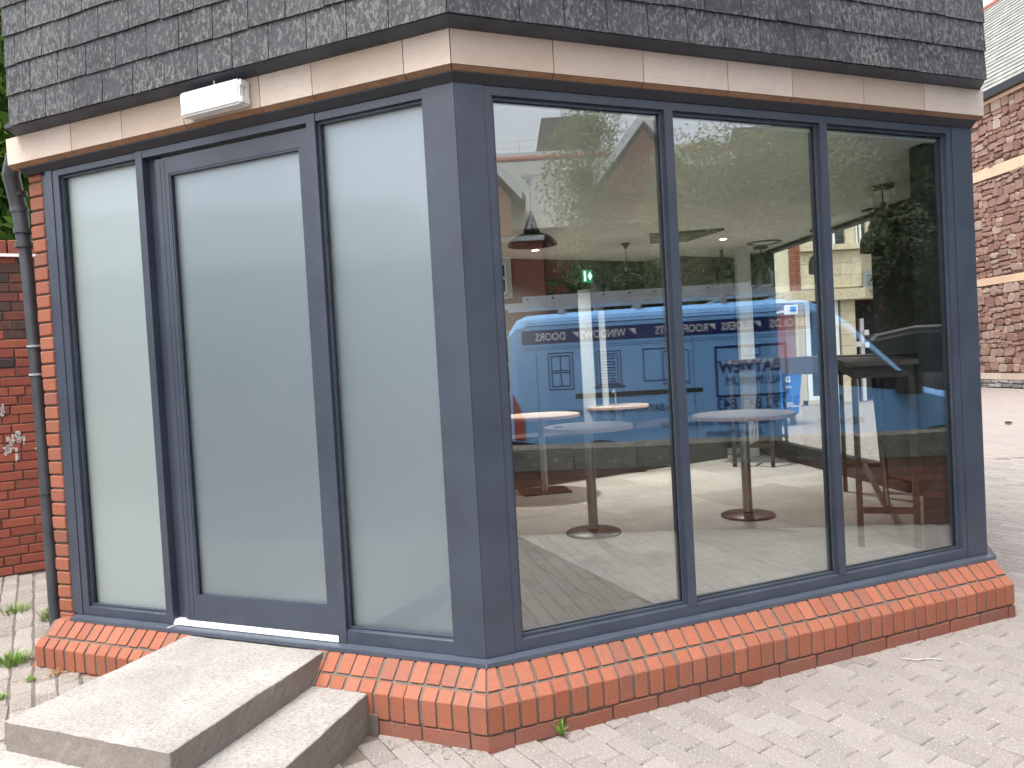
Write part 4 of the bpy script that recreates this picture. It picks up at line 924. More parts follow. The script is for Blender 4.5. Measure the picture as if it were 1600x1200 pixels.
round_table(.507, 5.248, .305, 'round pale wood table on steel column nearest the left clear pane', 1.078)
round_table(1.66, 5.522, .36, 'round pale wood table behind the middle clear pane', 1.078)
round_table(.246, 7.03, .36, 'wood topped table on square black base at the far left', 1.045, 'sq')
round_table(1.104, 8.05, .32, 'wood topped table on square black base furthest back', 1.03, 'sq')
hs_ = MB(); hs_.lathe([(0, 0), (.035, 0), (.03, .004), (0, .006)], (.30, 5.22, 1.0785), 14); hs_.obj('dark_cloth', 'soot', label='small dark crumpled cloth lying on the nearest round table', category='cloth')
def high_table(P, ang, ln, w, label, ztop=1.43, cross=True):
    t = thing('high_table', label, 'table', (*P, ZF), group='tall narrow bar tables inside')
    Mx = Matrix.Translation((*P, 0)) @ Matrix.Rotation(R(ang), 4, 'Z'); T = lambda a, b, c: tuple(Mx @ Vector((a, b, c)))
    mb = MB(); mb.box(-.06, ln+.06, -.05, w+.05, ztop-.03, ztop, T=T); mb.obj('tabletop', 'dark_wood', t)
    mb = MB(); mb.box(-.02, ln+.02, -.01, .02, ztop-.10, ztop-.031, T=T); mb.box(-.02, ln+.02, w-.02, w+.01, ztop-.10, ztop-.031, T=T); mb.box(-.02, 0.01, .02, w-.02, ztop-.10, ztop-.031, T=T); mb.obj('apron', 'bronze', t)
    for a in (0, ln):
        for b in (0, w): mb = MB(); mb.box(a-.017, a+.017, b-.017, b+.017, ZF+.0005, ztop-.1, T=T); mb.obj('leg', 'bronze', t)
    for a in (0, ln):
        mb = MB(); mb.box(a-.015, a+.015, .017, w-.017, ZF+.20, ZF+.235, T=T); mb.obj('stretcher', 'bronze', t)
    mb = MB(); mb.box(.017, ln-.017, w/2-.015, w/2+.015, ZF+.202, ZF+.232, T=T); mb.obj('stretcher', 'bronze', t)
    mb = MB(); mb.tube([T(.02, w/2, ZF+.235), T(.62, w/2, ztop-.12)], .016, 6); mb.obj('brace', 'bronze', t)
    return t
high_table((2.30, 4.40), 69, 1.85, .30, 'tall bar table with rusty steel legs behind the right clear pane')
high_table((2.60, 7.72), 62, .95, .38, 'tall dark bar table at the far window')
sh = thing('window_shelf', 'dark wooden ledge shelf running along the far side window', 'shelf', D.P(1.2, -.2, 1.4))
mb = MB(); D.box(mb, .05, 1.9, -.40, -.092, 1.40, 1.44); mb.obj('board', 'dark_wood', sh); mb = MB(); D.box(mb, .05, 1.9, -.40, -.37, 1.28, 1.399); mb.obj('fascia', 'dark_wood', sh)
def dome_pendant(x, y, zc, zr, r, label, grp='dark dome pendant lamps'):
    t = thing('dome_pendant', label, 'lamp', (x, y, zc), group=grp)
    mb = MB(); mb.lathe([(0, 0), (.042, 0), (.046, -.008), (.02, -.025), (.016, -.05), (.0, -.052)], (x, y, zc-.0005), 20); mb.obj('ceiling_rose', 'soot', t, smooth=True)
    hh = .17
    mb = MB(); mb.tube([(x, y, zc-.05), (x+.002, y, (zc+zr)/2+.05), (x, y, zr+hh+.02)], .0035, 6); mb.obj('flex', 'soot', t)
    mb = MB(); mb.lathe([(0, hh+.03), (.008, hh+.03), (.010, hh+.01), (.018, hh), (.022, hh-.012), (0, hh-.012)], (x, y, zr), 18); mb.obj('cap', 'soot', t, smooth=True)
    mb = MB()
    for k in range(3):
        a = k*2.094+.6; mb.tube([(x+.016*math.cos(a), y+.016*math.sin(a), zr+hh-.01), (x+.045*math.cos(a), y+.045*math.sin(a), zr+.085)], .0095, 6)
    mb.obj('yoke', 'soot', t)
    mb = MB(); mb.lathe([(0, .13), (.016, .13), (.02, .10), (.016, .085)], (x, y, zr), 14); mb.obj('lamp_holder', 'white_paint', t, smooth=True)
    mb = MB(); mb.lathe([(.0, .088), (.048, .088), (.052, .070), (.066, .066), (r*.72, .052), (r*.90, .030), (r*.985, .010), (r, .0), (r-.004, .0), (r*.97, .008), (r*.88, .026), (r*.7, .048), (.05, .062)], (x, y, zr), 44); mb.obj('shade', 'enamel', t, smooth=True); return t
dome_pendant(.166, 4.495, 2.62, 2.215, .146, 'large dark dome pendant lamp hanging nearest the left clear pane')
dome_pendant(1.16, 7.35, 2.62, 2.26, .15, 'dark dome pendant lamp hanging at the back above the far tables')
def bell_pendant(x, y, zc, ztop, h, r, label, disc=.075):
    t = thing('bell_pendant', label, 'lamp', (x, y, zc), group='black bell pendant lamps')
    mb = MB(); mb.lathe([(0, 0), (disc, 0), (disc, -.02), (0, -.024)], (x, y, zc-.0005), 28); mb.obj('ceiling_rose', 'soot', t)
    mb = MB(); mb.tube([(x, y, zc-.02), (x, y, ztop+.01)], .004, 6); mb.obj('flex', 'soot', t)
    z = ztop-h
    mb = MB(); mb.lathe([(0, h+.015), (.014, h+.015), (.02, h-.01), (.032, h-.03), (.036, h-.06), (r*.55, h*.66), (r*.80, h*.58), (r*.94, h*.46), (r, h*.30), (r, 0), (r-.005, 0), (r-.006, h*.2), (r*.6, h*.5)], (x, y, z), 32); mb.obj('shade', 'bell_metal', t, smooth=True); return t
bell_pendant(2.64, 5.33, 2.62, 2.49, .24, .10, 'black bell pendant nearest the right clear pane')
bell_pendant(3.00, 6.25, 2.62, 2.51, .24, .098, 'black bell pendant just behind the nearest bell lamp')
bell_pendant(2.93, 7.15, 2.62, 2.47, .26, .10, 'black bell pendant partly hidden by the right mullion')
bell_pendant(2.72, 8.15, 2.62, 2.50, .30, .115, 'black bell pendant furthest back beside the white pillar')
sp = thing('wall_speaker', 'black loudspeaker hung on a bracket near the white pillar', 'speaker', (2.3, 8.1, 2.3))
mb = MB(); mb.hexa([(2.225, 8.0, 2.22), (2.365, 8.02, 2.21), (2.375, 8.16, 2.22), (2.235, 8.14, 2.23), (2.215, 7.97, 2.43), (2.375, 7.99, 2.43), (2.39, 8.16, 2.44), (2.22, 8.14, 2.44)]); mb.obj('cabinet', 'soot', sp)
mb = MB(); mb.tube([(2.31, 8.15, 2.36), (2.33, 8.25, 2.50), (2.33, 8.25, 2.619)], .018, 8); mb.obj('bracket', 'soot', sp)
mb = MB(); mb.tube([(2.30, 8.07, 2.22), (2.30, 8.07, 1.95)], .005, 6); mb.obj('cable', 'soot', sp)
# back wall furniture: bulkhead, counter, white posts
mb = MB(); bw.box(mb, 5.35, 6.45, .002, .45, 2.20, 2.618); mb.obj('bulkhead_panel', 'grey_wall', label='flat grey bulkhead panel under the ceiling at the back of the room', category='panel')
ctr = thing('bar_counter', 'long dark counter along the back wall of the unit', 'counter', bw.P(3.9, .6, ZF))
mb = MB(); bw.box(mb, 2.2, 5.9, .25, .62, ZF+.0005, .78); mb.obj('front', 'dark_wall', ctr); mb = MB(); bw.box(mb, 2.15, 5.95, .22, .66, .781, .81); mb.obj('worktop', 'dark_wood', ctr)
for (x0, x1, z1, lb) in ((.745, .87, 2.26, 'wider of two white posts standing on the back counter'), (.952, 1.008, 2.03, 'narrower of two white posts standing on the back counter')):
    mb = MB(); mb.box(x0, x1, 8.02, 8.12, .8105, z1); mb.obj('white_post', 'dull_white', label=lb, category='post')
mb = MB(); mb.tube([(1.07, 7.95, .8105), (1.07, 7.95, 1.14), (1.065, 7.93, 1.19), (1.05, 7.90, 1.20), (1.035, 7.88, 1.17)], .009, 8); mb.obj('tap', 'steel', smooth=True, label='slim curved steel tap standing on the back counter', category='tap')
mb = MB(); mb.box(2.60, 2.755, 8.62, 8.72, ZF+.0005, 2.6195); mb.obj('white_pillar', 'white_paint', label='full height white pillar beside the far side window', category='pillar')
mb = MB(); B.box(mb, 2.745, 2.93, -.18, -.085, ZF+.0005, 2.6195); mb.obj('dark_pillar', 'dark_wall', label='full height charcoal pillar close behind the right clear pane', category='pillar')
mb = MB(); Cf.box(mb, .35, Clen-.05, -.10, -.065, ZF+.0005, 2.6195); D.box(mb, .06, Dg0-.01, -.14, -.095, ZF+.11, 2.6195); mb.obj('wall_panel', 'dark_wall', label='charcoal wall lining between the dark pillar and the far window', category='panel')
ex = thing('exit_sign', 'lit green emergency exit sign high on the back wall', 'sign', (.89, 8.25, 2.43))
EX = Matrix.Translation((.835, 8.28, 2.36)) @ Matrix.Rotation(R(28), 4, 'Z'); TE = lambda a, b, c: tuple(EX @ Vector((a, b, c)))
mb = MB(); mb.box(0, .12, 0, .03, 0, .14, T=TE); mb.obj('case', 'exit_green', ex)
mb = MB(); mb.box(.006, .035, -.003, -.0005, .015, .125, T=TE); mb.prism([(.055, .07), (.085, .02), (.115, .07), (.085, .12)], lambda x, z: TE(x, -.003, z), lambda x, z: TE(x, -.0005, z)); mb.obj('pictogram', 'exit_white', ex)
for x, y, lb in ((.30, 7.45, 'lit recessed downlight glowing at the back left of the ceiling'), (2.12, 7.42, 'lit recessed downlight glowing in the middle of the ceiling')):
    ld_ = bpy.data.lights.new('downlight_beam', 'SPOT'); ld_.energy = 95; ld_.spot_size = R(140); ld_.spot_blend = 1; ld_.shadow_soft_size = .05; ld_.color = (1, .95, .88)
    lo_ = bpy.data.objects.new('downlight_beam', ld_); COL.objects.link(lo_); lo_.location = (x, y, 2.60)
    t = thing('downlight', lb, 'light', (x, y, 2.62), group='recessed ceiling downlights')
    mb = MB(); mb.lathe([(.034, 0), (.05, 0), (.05, -.004), (.034, -.006)], (x, y, 2.6195), 20, True); mb.obj('rim', 'white_paint', t)
    mb = MB(); mb.lathe([(0, 0), (.033, 0), (.033, -.003), (0, -.003)], (x, y, 2.6195), 20); mb.obj('lens', 'lamp_on', t)
vt = thing('ceiling_vent', 'round ring shaped vent in the ceiling near the far window', 'vent', (2.65, 7.82, 2.62))
mb = MB(); mb.lathe([(.13, 0), (.17, 0), (.165, -.012), (.135, -.012)], (2.65, 7.82, 2.6195), 28, True); mb.obj('ring', 'grey_wall', vt, smooth=True)
mb = MB(); mb.lathe([(0, -.001), (.12, -.001), (.10, -.008), (0, -.008)], (2.65, 7.82, 2.6195), 24); mb.obj('disc', 'ceiling', vt)
mb = MB(); mb.prism([(1.30, 6.85), (1.95, 6.78), (1.75, 7.35), (1.40, 7.35)], lambda x, y: (x, y, 2.60), lambda x, y: (x, y, 2.6195)); mb.obj('ceiling_hatch', 'grey_wall', label='grey access hatch set in the ceiling', category='hatch')

# ---------------------------------------------------------------- the street behind the camera, seen mirrored in the glass
# blue van
V = VFac((.031, 7.40), (3.917, 6.95))
van = thing('parked_van', 'sky blue panel van with navy stripe, lettering and roof rack, parked opposite', 'van', tuple(V.c))
def vsec(s, zt, ins=0.0, zb=.34):
    W_ = 1.86; zs = min(1.86, zt-.07); r = .13
    loc = [(ins+.03, zb), (ins+.0, zb+.08), (ins+.0, max(zb+.1, zs)), (ins+.035, zs+(zt-zs)*.62), (ins+.14, zt-.008), (ins+.45, zt), (W_-ins-.45, zt), (W_-ins-.14, zt-.008), (W_-ins-.035, zs+(zt-zs)*.62), (W_-ins, max(zb+.1, zs)), (W_-ins, zb+.08), (W_-ins-.03, zb)]
    return [V.P(s, -w, z) for w, z in loc]
st = [(-.055, 1.2, .03), (-.03, 1.86, .02), (.03, 1.95, .004), (.14, 1.995, 0), (.6, 2.005, 0), (2.55, 2.005, 0), (2.78, 1.98, 0), (2.95, 1.90, 0), (3.08, 1.80, 0), (3.74, 1.13, .0), (3.95, 1.07, .005), (4.3, 1.0, .03), (4.6, .88, .09), (4.75, .66, .2)]
vb = MB(); vs = []; fs = []
for s, zt, i in st: vs += vsec(s, zt, i)
k = 12
for a in range(len(st)-1):
    for q in range(k): fs.append((a*k+q, a*k+(q+1) % k, (a+1)*k+(q+1) % k, (a+1)*k+q))
fs += [tuple(range(k)), tuple(range((len(st)-1)*k, len(st)*k))[::-1]]
body = vb.add(vs, fs).obj('body', 'van', van, smooth=True); body.data.set_sharp_from_angle(angle=R(12))
def vplate(name, mat, poly, o=.003, parent=van, o0=-.006):
    mb = MB(); mb.prism(poly, lambda s, z: V.P(s, o0, z), lambda s, z: V.P(s, o, z)); return mb.obj(name, mat, parent)
def vrect(name, mat, s0, s1, z0, z1, o=.003): return vplate(name, mat, [(s0, z0), (s1, z0), (s1, z1), (s0, z1)], o)
vrect('stripe', 'navy', .09, 2.79, 1.700, 1.835, .0022)
def vtext(s, size, s_front, z, mat, bold=.0, sx=1, sp=1):
    """text runs from the front of the van (large s) to the rear"""
    X = -V.u; m_ = Matrix(((X.x, 0, V.n.x, 0), (X.y, 0, V.n.y, 0), (0, 1, 0, 0), (0, 0, 0, 1)))
    p = V.P(s_front, .0035, z); return text_obj(s, size, 'lettering', mat, van, Matrix.Translation(p) @ m_, bold, sx, .0008, sp)
for w_, sf, sz, sx in (('BIFOLDS', 2.745, .105, .82), ('SLIDERS', 2.265, .105, .78), ('ROOFLIGHTS', 1.855, .105, .78), ('WINDOWS', 1.085, .105, .80), ('DOORS', .515, .105, .80)):
    vtext(w_, sz, sf, 1.732, 'white_film', .0015, sx)
for s0 in (2.335, 1.92, 1.18, .64):
    vplate('arrow_mark', 'white_film', [(s0+.0, 1.80), (s0-.06, 1.80), (s0-.0, 1.74)], .0038)
def outline(name, rects, mat='navy', th=.010):
    mb = MB()
    for s0, s1, z0, z1 in rects:
        for a in ((s0, s0+th, z0, z1), (s1-th, s1, z0, z1), (s0+th, s1-th, z0, z0+th), (s0+th, s1-th, z1-th, z1)):
            mb.prism([(a[0], a[2]), (a[1], a[2]), (a[1], a[3]), (a[0], a[3])], lambda s, z: V.P(s, -.003, z), lambda s, z: V.P(s, .0026, z))
    return mb.obj(name, mat, van)
outline('window_drawing', [(.33, .575, 1.25, 1.61), (.36, .545, 1.28, 1.58), (.36, .456, 1.28, 1.42), (.449, .545, 1.28, 1.42), (.36, .456, 1.43, 1.58), (.449, .545, 1.43, 1.58)])
outline('door_drawing', [(.79, 1.03, 1.27, 1.60), (.82, 1.00, 1.28, 1.575), (.76, 1.06, 1.245, 1.265)]+[(.85, .97, 1.30+k*.055, 1.335+k*.055) for k in range(5)], th=.009)
outline('casement_drawing', [(1.235, 1.50, 1.29, 1.60)], th=.010)
mb = MB()
for (a, b), (c, d) in (((1.42, 1.555), (1.56, 1.60)), ((1.42, 1.25), (1.56, 1.31)), ((1.42, 1.25), (1.42, 1.555)), ((1.56, 1.31), (1.56, 1.60)), ((1.56, 1.60), (1.66, 1.56)), ((1.56, 1.31), (1.66, 1.25)), ((1.66, 1.25), (1.66, 1.56))):
    mb.tube([V.P(a, 0, b), V.P(c, 0, d)], .006, 4)
mb.obj('casement_leaf_drawing', 'navy', van)
outline('logo_frame', [(1.90, 2.56, 1.10, 1.585)], th=.022)
vtext('BAYVIEW', .155, 2.50, 1.335, 'navy', .006, .86); vtext('ALUMINIUM', .115, 2.50, 1.215, 'navy', .0, .82)
outline('logo_window', [(2.15, 2.32, 1.475, 1.565), (2.15, 2.235, 1.475, 1.565)], th=.012)
vtext('01792 843 843', .155, 2.665, .985, 'navy', .002, .82)
vtext('www.BAYVIEWALUMINIUM.com', .098, 1.60, 1.005, 'navy', .001, .80)
vtext('Leading Supplier and Installer of', .092, 2.42, .845, 'navy', 0, .88); vtext('Glazing Products', .085, 2.30, .745, 'navy', 0, .88)
vtext('RENAULT', .085, 3.22, .80, 'soot', .001, .95, 1.3)
mb = MB(); mb.prism([(.58, 1.155), (1.78, 1.165), (1.78, 1.205), (.58, 1.205)], lambda s, z: V.P(s, -.004, z), lambda s, z: V.P(s, .004, z)); mb.obj('sliding_rail', 'soot', van)
for s, z0, z1 in ((1.545, .45, 1.69), (2.80, .45, 1.88), (3.70, .62, 1.06), (.22, .80, 1.62), (1.70, .45, 1.69)):
    vrect('panel_gap', 'soot', s, s+.005, z0, z1, .0012)
for z in (1.875, 1.905, 1.665, 1.645):
    vrect('pressing_line', 'navy', .12, 2.78, z, z+.004, .0012)
vplate('side_glass', 'darkglass', [(2.90, 1.18), (3.0, 1.165), (3.70, 1.07), (3.60, 1.20), (3.06, 1.70), (2.93, 1.76)], .004)
# windscreen
mb = MB(); mb.add([V.P(3.13, -.16, 1.76), V.P(3.13, -1.70, 1.76), V.P(3.70, -1.74, 1.19), V.P(3.70, -.12, 1.19)]+[V.P(3.12, -.16, 1.75), V.P(3.12, -1.70, 1.75), V.P(3.69, -1.74, 1.18), V.P(3.69, -.12, 1.18)], [(0, 1, 2, 3), (7, 6, 5, 4), (0, 4, 5, 1), (1, 5, 6, 2), (2, 6, 7, 3), (3, 7, 4, 0)])
for i in range(8): v_ = Vector(mb.v[i]); mb.v[i] = tuple(v_ + V.u*.012 + Vector((0, 0, .012)))
mb.obj('windscreen', 'darkglass', van)
mr = vplate('door_mirror', 'soot', [(3.50, 1.06), (3.66, 1.06), (3.67, 1.24), (3.53, 1.27)], .22); 
vplate('tail_light', 'lamp_red', [(-.03, .78), (.075, .78), (.075, .98), (.03, 1.10), (-.03, 1.24)], .006)
vplate('bumper', 'soot', [(-.09, .40), (.42, .40), (.50, .62), (.46, .70), (-.09, .78)], .02)
vplate('rub_strip', 'soot', [(1.05, .47), (3.45, .47), (3.45, .57), (1.05, .57)], .01)
for s in (.80, 3.90):
    mb = MB(); n = 20; poly = [(s+.40*math.cos(math.pi*i/n), .34+.41*math.sin(math.pi*i/n)) for i in range(n+1)]; mb.prism(poly, lambda a, b: V.P(a, -.01, b), lambda a, b: V.P(a, .0035, b)); mb.obj('wheel_arch', 'soot', van)
    for w in (0, 1):
        oo = .012 if w == 0 else -1.66
        mb = MB(); mb.tube([V.P(s, oo-.2, .33), V.P(s, oo, .33)], .33, 24); wl = mb.obj('wheel', 'tyre', van)
        mb = MB(); mb.tube([V.P(s, oo+.0005, .33), V.P(s, oo+.008, .33)], .20, 20); mb.obj('rim', 'alu', wl)
vrect('door_handle', 'soot', 2.86, 3.02, 1.03, 1.07, .03)
rack = MB()
for s in (.45, 1.2, 2.0, 2.6): V.box(rack, s, s+.05, -1.7, -.10, 2.03, 2.06); V.box(rack, s, s+.05, -.16, -.10, 1.98, 2.03)
rack.obj('roof_bars', 'alu', van)
pl = thing('roof_ladder', 'long aluminium ladder sections lying on the van roof rack', 'ladder', V.P(1, -.3, 2.07))
for o0, z0, s0, s1 in ((-.20, 2.065, -.12, 2.70), (-.26, 2.065, .2, 3.0), (-.20, 2.125, .1, 2.3), (-.62, 2.065, -.1, 2.7), (-.66, 2.13, .1, 2.6)):
    mb = MB(); V.box(mb, s0, s1, o0-.03, o0, z0, z0+.058); mb.obj('ladder_stile', 'alu', pl)
for i in range(11):
    s = .1+i*.25; mb = MB(); mb.tube([V.P(s, -.64, 2.093), V.P(s, -.196, 2.093)], .013, 8); mb.obj('rung', 'alu', pl)
    mb = MB(); mb.tube([V.P(s+.05, -.64, 2.154), V.P(s+.05, -.196, 2.154)], .011, 8); mb.obj('rung', 'soot', pl)
# low wall between the pavement and the van
Wl = VFac((.045, 6.75), (3.62, 6.30))
lw = thing('low_street_wall', 'low red brick wall with rough granite coping along the road opposite', 'wall', tuple(Wl.c))
mb = MB(); Wl.box(mb, -2.2, 5.2, -.24, -.006, -.05, .57); mb.obj('wall_core', 'mortar', lw)
lb_ = MB()
for r_ in range(8):
    t = -2.2+(r_ % 2)*.11
    while t < 5.0: Wl.box(lb_, t+.005, t+.215, -.1, random.uniform(-.002, .002), r_*.0715, r_*.0715+.062); t += .225
lb_.obj('brickwork', 'brick_low', lw, kind='stuff')
t = -2.2
while t < 5.1:
    w = random.uniform(.5, .8); mb = MB(); q = [random.uniform(-.012, .012) for _ in range(8)]
    mb.hexa([Wl.P(t+.002, -.27, .573), Wl.P(t+w-.002, -.27, .573), Wl.P(t+w-.002, .035+q[0], .573), Wl.P(t+.002, .035+q[1], .573), Wl.P(t+.002, -.27, .765+q[2]), Wl.P(t+w-.002, -.27, .765+q[3]), Wl.P(t+w-.002, .02+q[4], .76+q[5]), Wl.P(t+.002, .02+q[6], .76+q[7])])
    mb.obj('coping_stone', 'coping', lw); t += w
road = MB(); Wl.box(road, -12, 14, -9, -.3, -.008, -.003); road.obj('road', 'asphalt', kind='structure')
# dark parked car beyond the van bonnet
K = VFac((4.9, 11.2), (8.2, 10.3))
car = thing('parked_car', 'black people carrier parked beyond the van', 'car', tuple(K.c))
prof = [(-.4, .3), (-.45, .75), (-.25, 1.05), (.25, 1.62), (.9, 1.74), (2.4, 1.70), (3.2, 1.16), (4.1, .98), (4.3, .7), (4.3, .3)]
mb = MB(); mb.prism(prof, lambda s, z: K.P(s, 0, z), lambda s, z: K.P(s, -1.75, z)); ob = mb.obj('body', 'soot', car)
b = bmesh.new(); b.from_mesh(ob.data); bmesh.ops.bevel(b, geom=b.edges[:], offset=.09, segments=4, affect='EDGES'); b.to_mesh(ob.data); b.free(); ob.data.shade_smooth()
mb = MB(); mb.prism([(.0, 1.05), (.4, 1.55), (.95, 1.64), (2.25, 1.60), (2.95, 1.12)], lambda s, z: K.P(s, -.01, z), lambda s, z: K.P(s, .004, z)); mb.obj('side_glass', 'darkglass', car)
mb = MB(); mb.prism([(-.1, 1.12), (.42, 1.66), (.95, 1.75), (2.3, 1.72), (2.3, 1.70), (.95, 1.725), (.45, 1.63), (-.05, 1.12)], lambda s, z: K.P(s, -.02, z), lambda s, z: K.P(s, .008, z)); mb.obj('chrome_trim', 'alu', car)
for s in (.5, 3.3): mb = MB(); mb.tube([K.P(s, -.2, .32), K.P(s, .01, .32)], .32, 20); mb.obj('wheel', 'tyre', car)
# gabled brick house
H = VFac((0, 16), (1, 16))
hz_ = thing('gabled_house', 'red brick gabled house with white bargeboards across the road', 'house', tuple(H.c))
def hb(name, mat, t0, t1, o0, o1, z0, z1, par=None): mb = MB(); H.box(mb, t0, t1, o0, o1, z0, z1); return mb.obj(name, mat, par or hz_)
hb('wall', 'red_far', -6.5, .80, -6, 0, 0, 4.06); hb('wall', 'red_far', .80, 6.2, -6, -.25, 0, 4.4)
hb('string_course', 'white_paint', -6.5, .84, -.05, .06, 4.06, 4.16)
for t0, z0, z1, w in ((-.30, 2.98, 3.62, .32), (-2.2, 2.98, 3.62, .9), (-.9, .9, 2.1, .9), (3.2, 2.9, 3.9, .8), (4.9, 2.9, 3.9, .8)):
    oo = .0 if t0 < .8 else -.25
    s_ = hb('window_surround', 'cream_stone', t0-.1, t0+w+.1, oo-.05, oo+.05, z0-.1, z1+.12); g_ = hb('pane', 'darkglass', t0, t0+w, oo+.051, oo+.055, z0, z1, s_)
    mb = MB()
    for a in ((t0, t0+.04, z0, z1), (t0+w-.04, t0+w, z0, z1), (t0, t0+w, z0, z0+.05), (t0, t0+w, z1-.04, z1), (t0, t0+w, (z0+z1)/2-.02, (z0+z1)/2+.03)): H.box(mb, a[0], a[1], oo+.056, oo+.075, a[2], a[3])
    mb.obj('sash', 'white_paint', s_)
dk = thing('added_backing_house', 'added brown brick house closing the sky gaps behind the dark tree', 'house', H.P(8, -3, 0))  # added unseen house: blocks the sky showing through the dark tree
hb('wall', 'brick_low', 6.6, 13.5, -7, -3, 0, 5.6, dk)
mb = MB(); mb.prism([(-2.8, 5.55), (-5, 7.6), (-7.2, 5.55)], lambda o, z: H.P(6.4, o, z), lambda o, z: H.P(13.7, o, z)); mb.obj('roof', 'gutter', dk)
def gable(tc, half, zb, zt, o):
    mb = MB(); mb.prism([(tc-half, zb), (tc+half, zb), (tc, zt)], lambda t, z: H.P(t, o-.2, z), lambda t, z: H.P(t, o, z)); mb.obj('gable_wall', 'red_far', hz_)
    for sg_ in (-1, 1):
        a, b = (tc+sg_*(half+.22), zb-.05), (tc, zt+.15); mb = MB(); mb.prism([a, (a[0], a[1]-.0), b, (b[0], b[1]+.24), (a[0]+sg_*.0, a[1]+.24)], lambda t, z: H.P(t, o+.0, z), lambda t, z: H.P(t, o+.12, z)); mb.obj('bargeboard', 'white_paint', hz_)
    mb = MB(); mb.prism([(tc-half-.3, zb-.05), (tc, zt+.12), (tc+half+.3, zb-.05), (tc+half+.3, zb+.05), (tc, zt+.3), (tc-half-.3, zb+.05)], lambda t, z: H.P(t, o-3.5, z), lambda t, z: H.P(t, o+.02, z)); mb.obj('gable_roof', 'roof_slate', hz_)
gable(-1.55, 1.75, 4.9, 7.0, .25); gable(3.0, 1.0, 4.9, 6.2, .10)
hb('gable_bay', 'red_far', -3.3, .18, 0, .25, 4.16, 4.9); hb('gable_bay', 'red_far', 2.0, 4.0, -.25, -.02, 4.4, 4.9)
mb = MB(); mb.prism([(0.1, 4.3), (-4, 6.78), (-8, 4.3)], lambda o, z: H.P(-7, o, z), lambda o, z: H.P(6.5, o, z)); mb.obj('roof', 'roof_slate', hz_)
mb = MB(); mb.tube([H.P(-7, -4, 6.80), H.P(6.5, -4, 6.80)], .10, 8); mb.obj('ridge', 'ridge', hz_)
md = thing('flat_roof_block', 'grey flat roofed block with rooftop plant box and railings behind the house', 'building', H.P(0, -12, 0))
mb = MB(); H.box(mb, -8, 8, -16, -10, 0, 8.62); mb.obj('block', 'white_paint', md)
mb = MB(); mb.hexa([H.P(1.25, -13, 8.63), H.P(3.5, -13, 8.63), H.P(3.5, -10.2, 8.63), H.P(1.25, -10.2, 8.63), H.P(1.5, -13, 9.8), H.P(3.4, -13, 9.8), H.P(3.4, -10.2, 9.8), H.P(1.5, -10.2, 9.8)]); mb.obj('plant_box', 'grey_wall', md)
mb = MB()
for z in (8.82, 9.03): mb.tube([H.P(-8, -10.1, z), H.P(1.2, -10.1, z)], .012, 6)
for k in range(8): mb.tube([H.P(-7+k*1.1, -10.1, 8.6), H.P(-7+k*1.1, -10.1, 9.03)], .014, 6)
mb.obj('railing', 'alu', md)
mb = MB(); mb.prism([(8.8, 9.2), (10.5, 9.9), (14, 10.0), (14, 0), (8.8, 0)], lambda t, z: H.P(t, -20, z), lambda t, z: H.P(t, -13, z)); mb.obj('grey_block', 'grey_wall', label='distant grey roofed block beyond the trees', category='building')
def vtree(label, vx, vy, blobs, n, size, leaf, bark, r, h, seed, gap, droop=0):
    p = refl((vx, vy, 0)); bl = [(tuple(refl(c)), rad, sq) for c, rad, sq in blobs]
    return tree('street_tree', label, tuple(p), bl, n, size, leaf, bark, r, h, 'trees along the road opposite', seed, gap, droop)
def reflA(p):
    p = Vector(p); d = (p-(C0-nA*.038)); d.z = 0
    return p - nA*(2*d.dot(nA))
ter = thing('grey_terrace', 'long low grey rendered terrace with slate roof down the side street', 'building', tuple(reflA((-3, 13, 0))))
def ta(name, mat, pts, z0, z1, par=ter):
    q = [tuple(reflA((x, y, 0)))[:2] for x, y in pts]; o = MB().prism(q, lambda x, y: (x, y, z0), lambda x, y: (x, y, z1)).obj(name, mat, par); return o
ta('wall', 'render_grey', [(-16, 13), (-1.2, 13), (-1.2, 19), (-16, 19)], 0, 3.4)
mb = MB(); mb.hexa([tuple(reflA(p)) for p in ((-16.2, 12.8, 3.38), (-1.0, 12.8, 3.38), (-1.0, 19, 3.38), (-16.2, 19, 3.38), (-16.2, 15.6, 5.0), (-1.9, 15.6, 5.0), (-1.9, 15.9, 5.0), (-16.2, 15.9, 5.0))]); mb.obj('roof', 'roof_slate', ter)
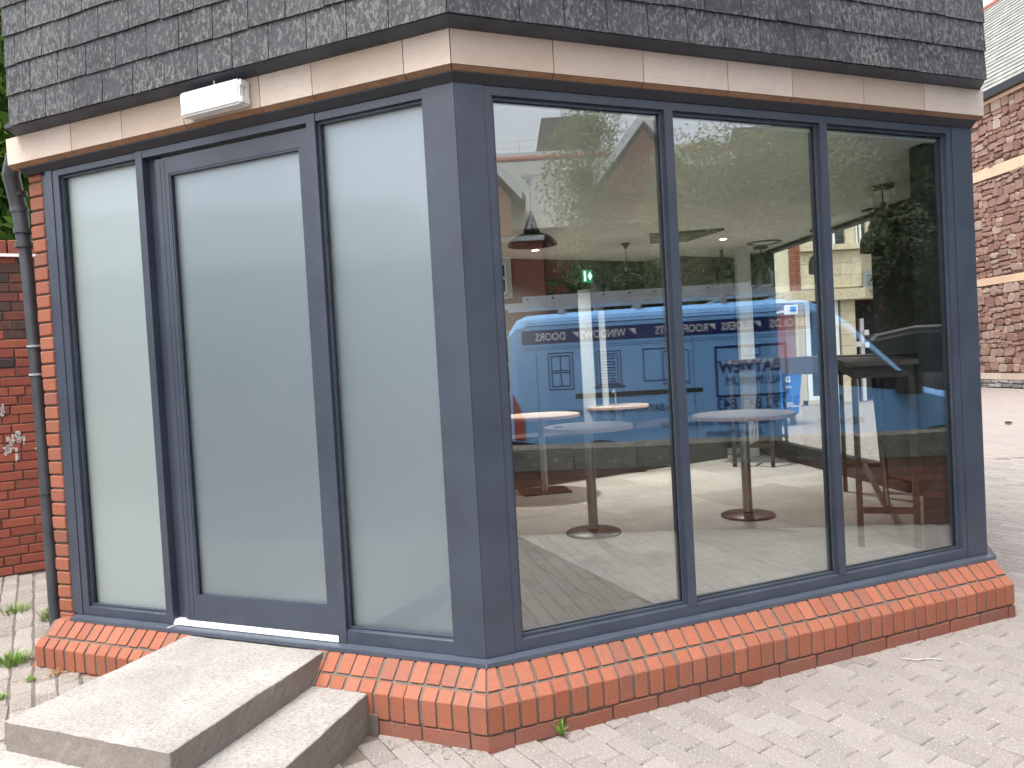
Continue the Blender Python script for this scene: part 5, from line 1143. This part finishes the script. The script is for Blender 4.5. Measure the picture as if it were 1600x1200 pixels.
for k in range(7):
    x = -2.6-k*1.9; w_ = ta('window', 'darkglass', [(x, 12.96), (x-.8, 12.96), (x-.8, 13), (x, 13)], 1.0, 2.2); ta('sill', 'white_paint', [(x+.05, 12.9), (x-.85, 12.9), (x-.85, 13), (x+.05, 13)], .92, 1.0, w_)
q = [tuple(reflA((x, y, 0)))[:2] for x, y in ((-18, 7.2), (-.5, 7.2), (-.5, 12.4), (-18, 12.4))]; MB().prism(q, lambda x, y: (x, y, -.011), lambda x, y: (x, y, -.004)).obj('side_road', 'asphalt', kind='structure')
vtree('loose weeping birch standing in front of the gabled house', 1.3, 11.2, [((1.15, 11, 4.1), .6, 1.3), ((1.35, 11.3, 4.9), .5, .8), ((1.3, 11, 3.2), .6, 1.2), ((1.75, 11.2, 2.9), .6, 1.0)], 20000, .026, 'leaf_birch', 'birch_bark', .10, 4.6, 11, 1, .8)
vtree('wide pale green tree in the middle of the road opposite', 3.7, 12, [((3.0, 12, 3.9), 1.0, 1), ((3.8, 12, 4.1), 1.1, .9), ((4.9, 12.2, 4.2), 1.1, 1), ((3.4, 11.8, 2.9), .9, 1), ((4.4, 12, 3.1), 1.0, 1), ((5.6, 12.2, 3.4), 1.1, 1)], 70000, .03, 'leaf_birch', 'bark', .14, 4, 12, .95, .5)
vtree('dark bushy tree at the right end of the road opposite', 7.4, 12.5, [((6.6, 12.5, 3.8), 1.4, 1.1), ((8.4, 11.5, 1.9), 1.3, 1), ((9.6, 12, 4.0), 1.6, 1.2), ((7.8, 12.5, 4.6), 1.6, 1.1), ((6.9, 12.5, 5.6), 1.5, 1), ((8.8, 12.3, 3.2), 1.5, 1), ((7.0, 12.2, 2.3), 1.2, 1), ((6.2, 12.5, 5.0), 1.1, 1)], 60000, .085, 'leaf_dark', 'bark', .16, 4.4, 13, .9, .2)
vtree('dark undergrowth tree directly behind the van', 2.6, 13.6, [((1.7, 13.6, 2.5), .9, 1), ((2.8, 13.6, 2.3), 1.1, 1), ((4.2, 13.6, 2.4), 1.1, 1), ((5.6, 13.8, 2.3), 1.2, 1)], 12000, .08, 'leaf_dark', 'bark', .12, 2.4, 14, .8)
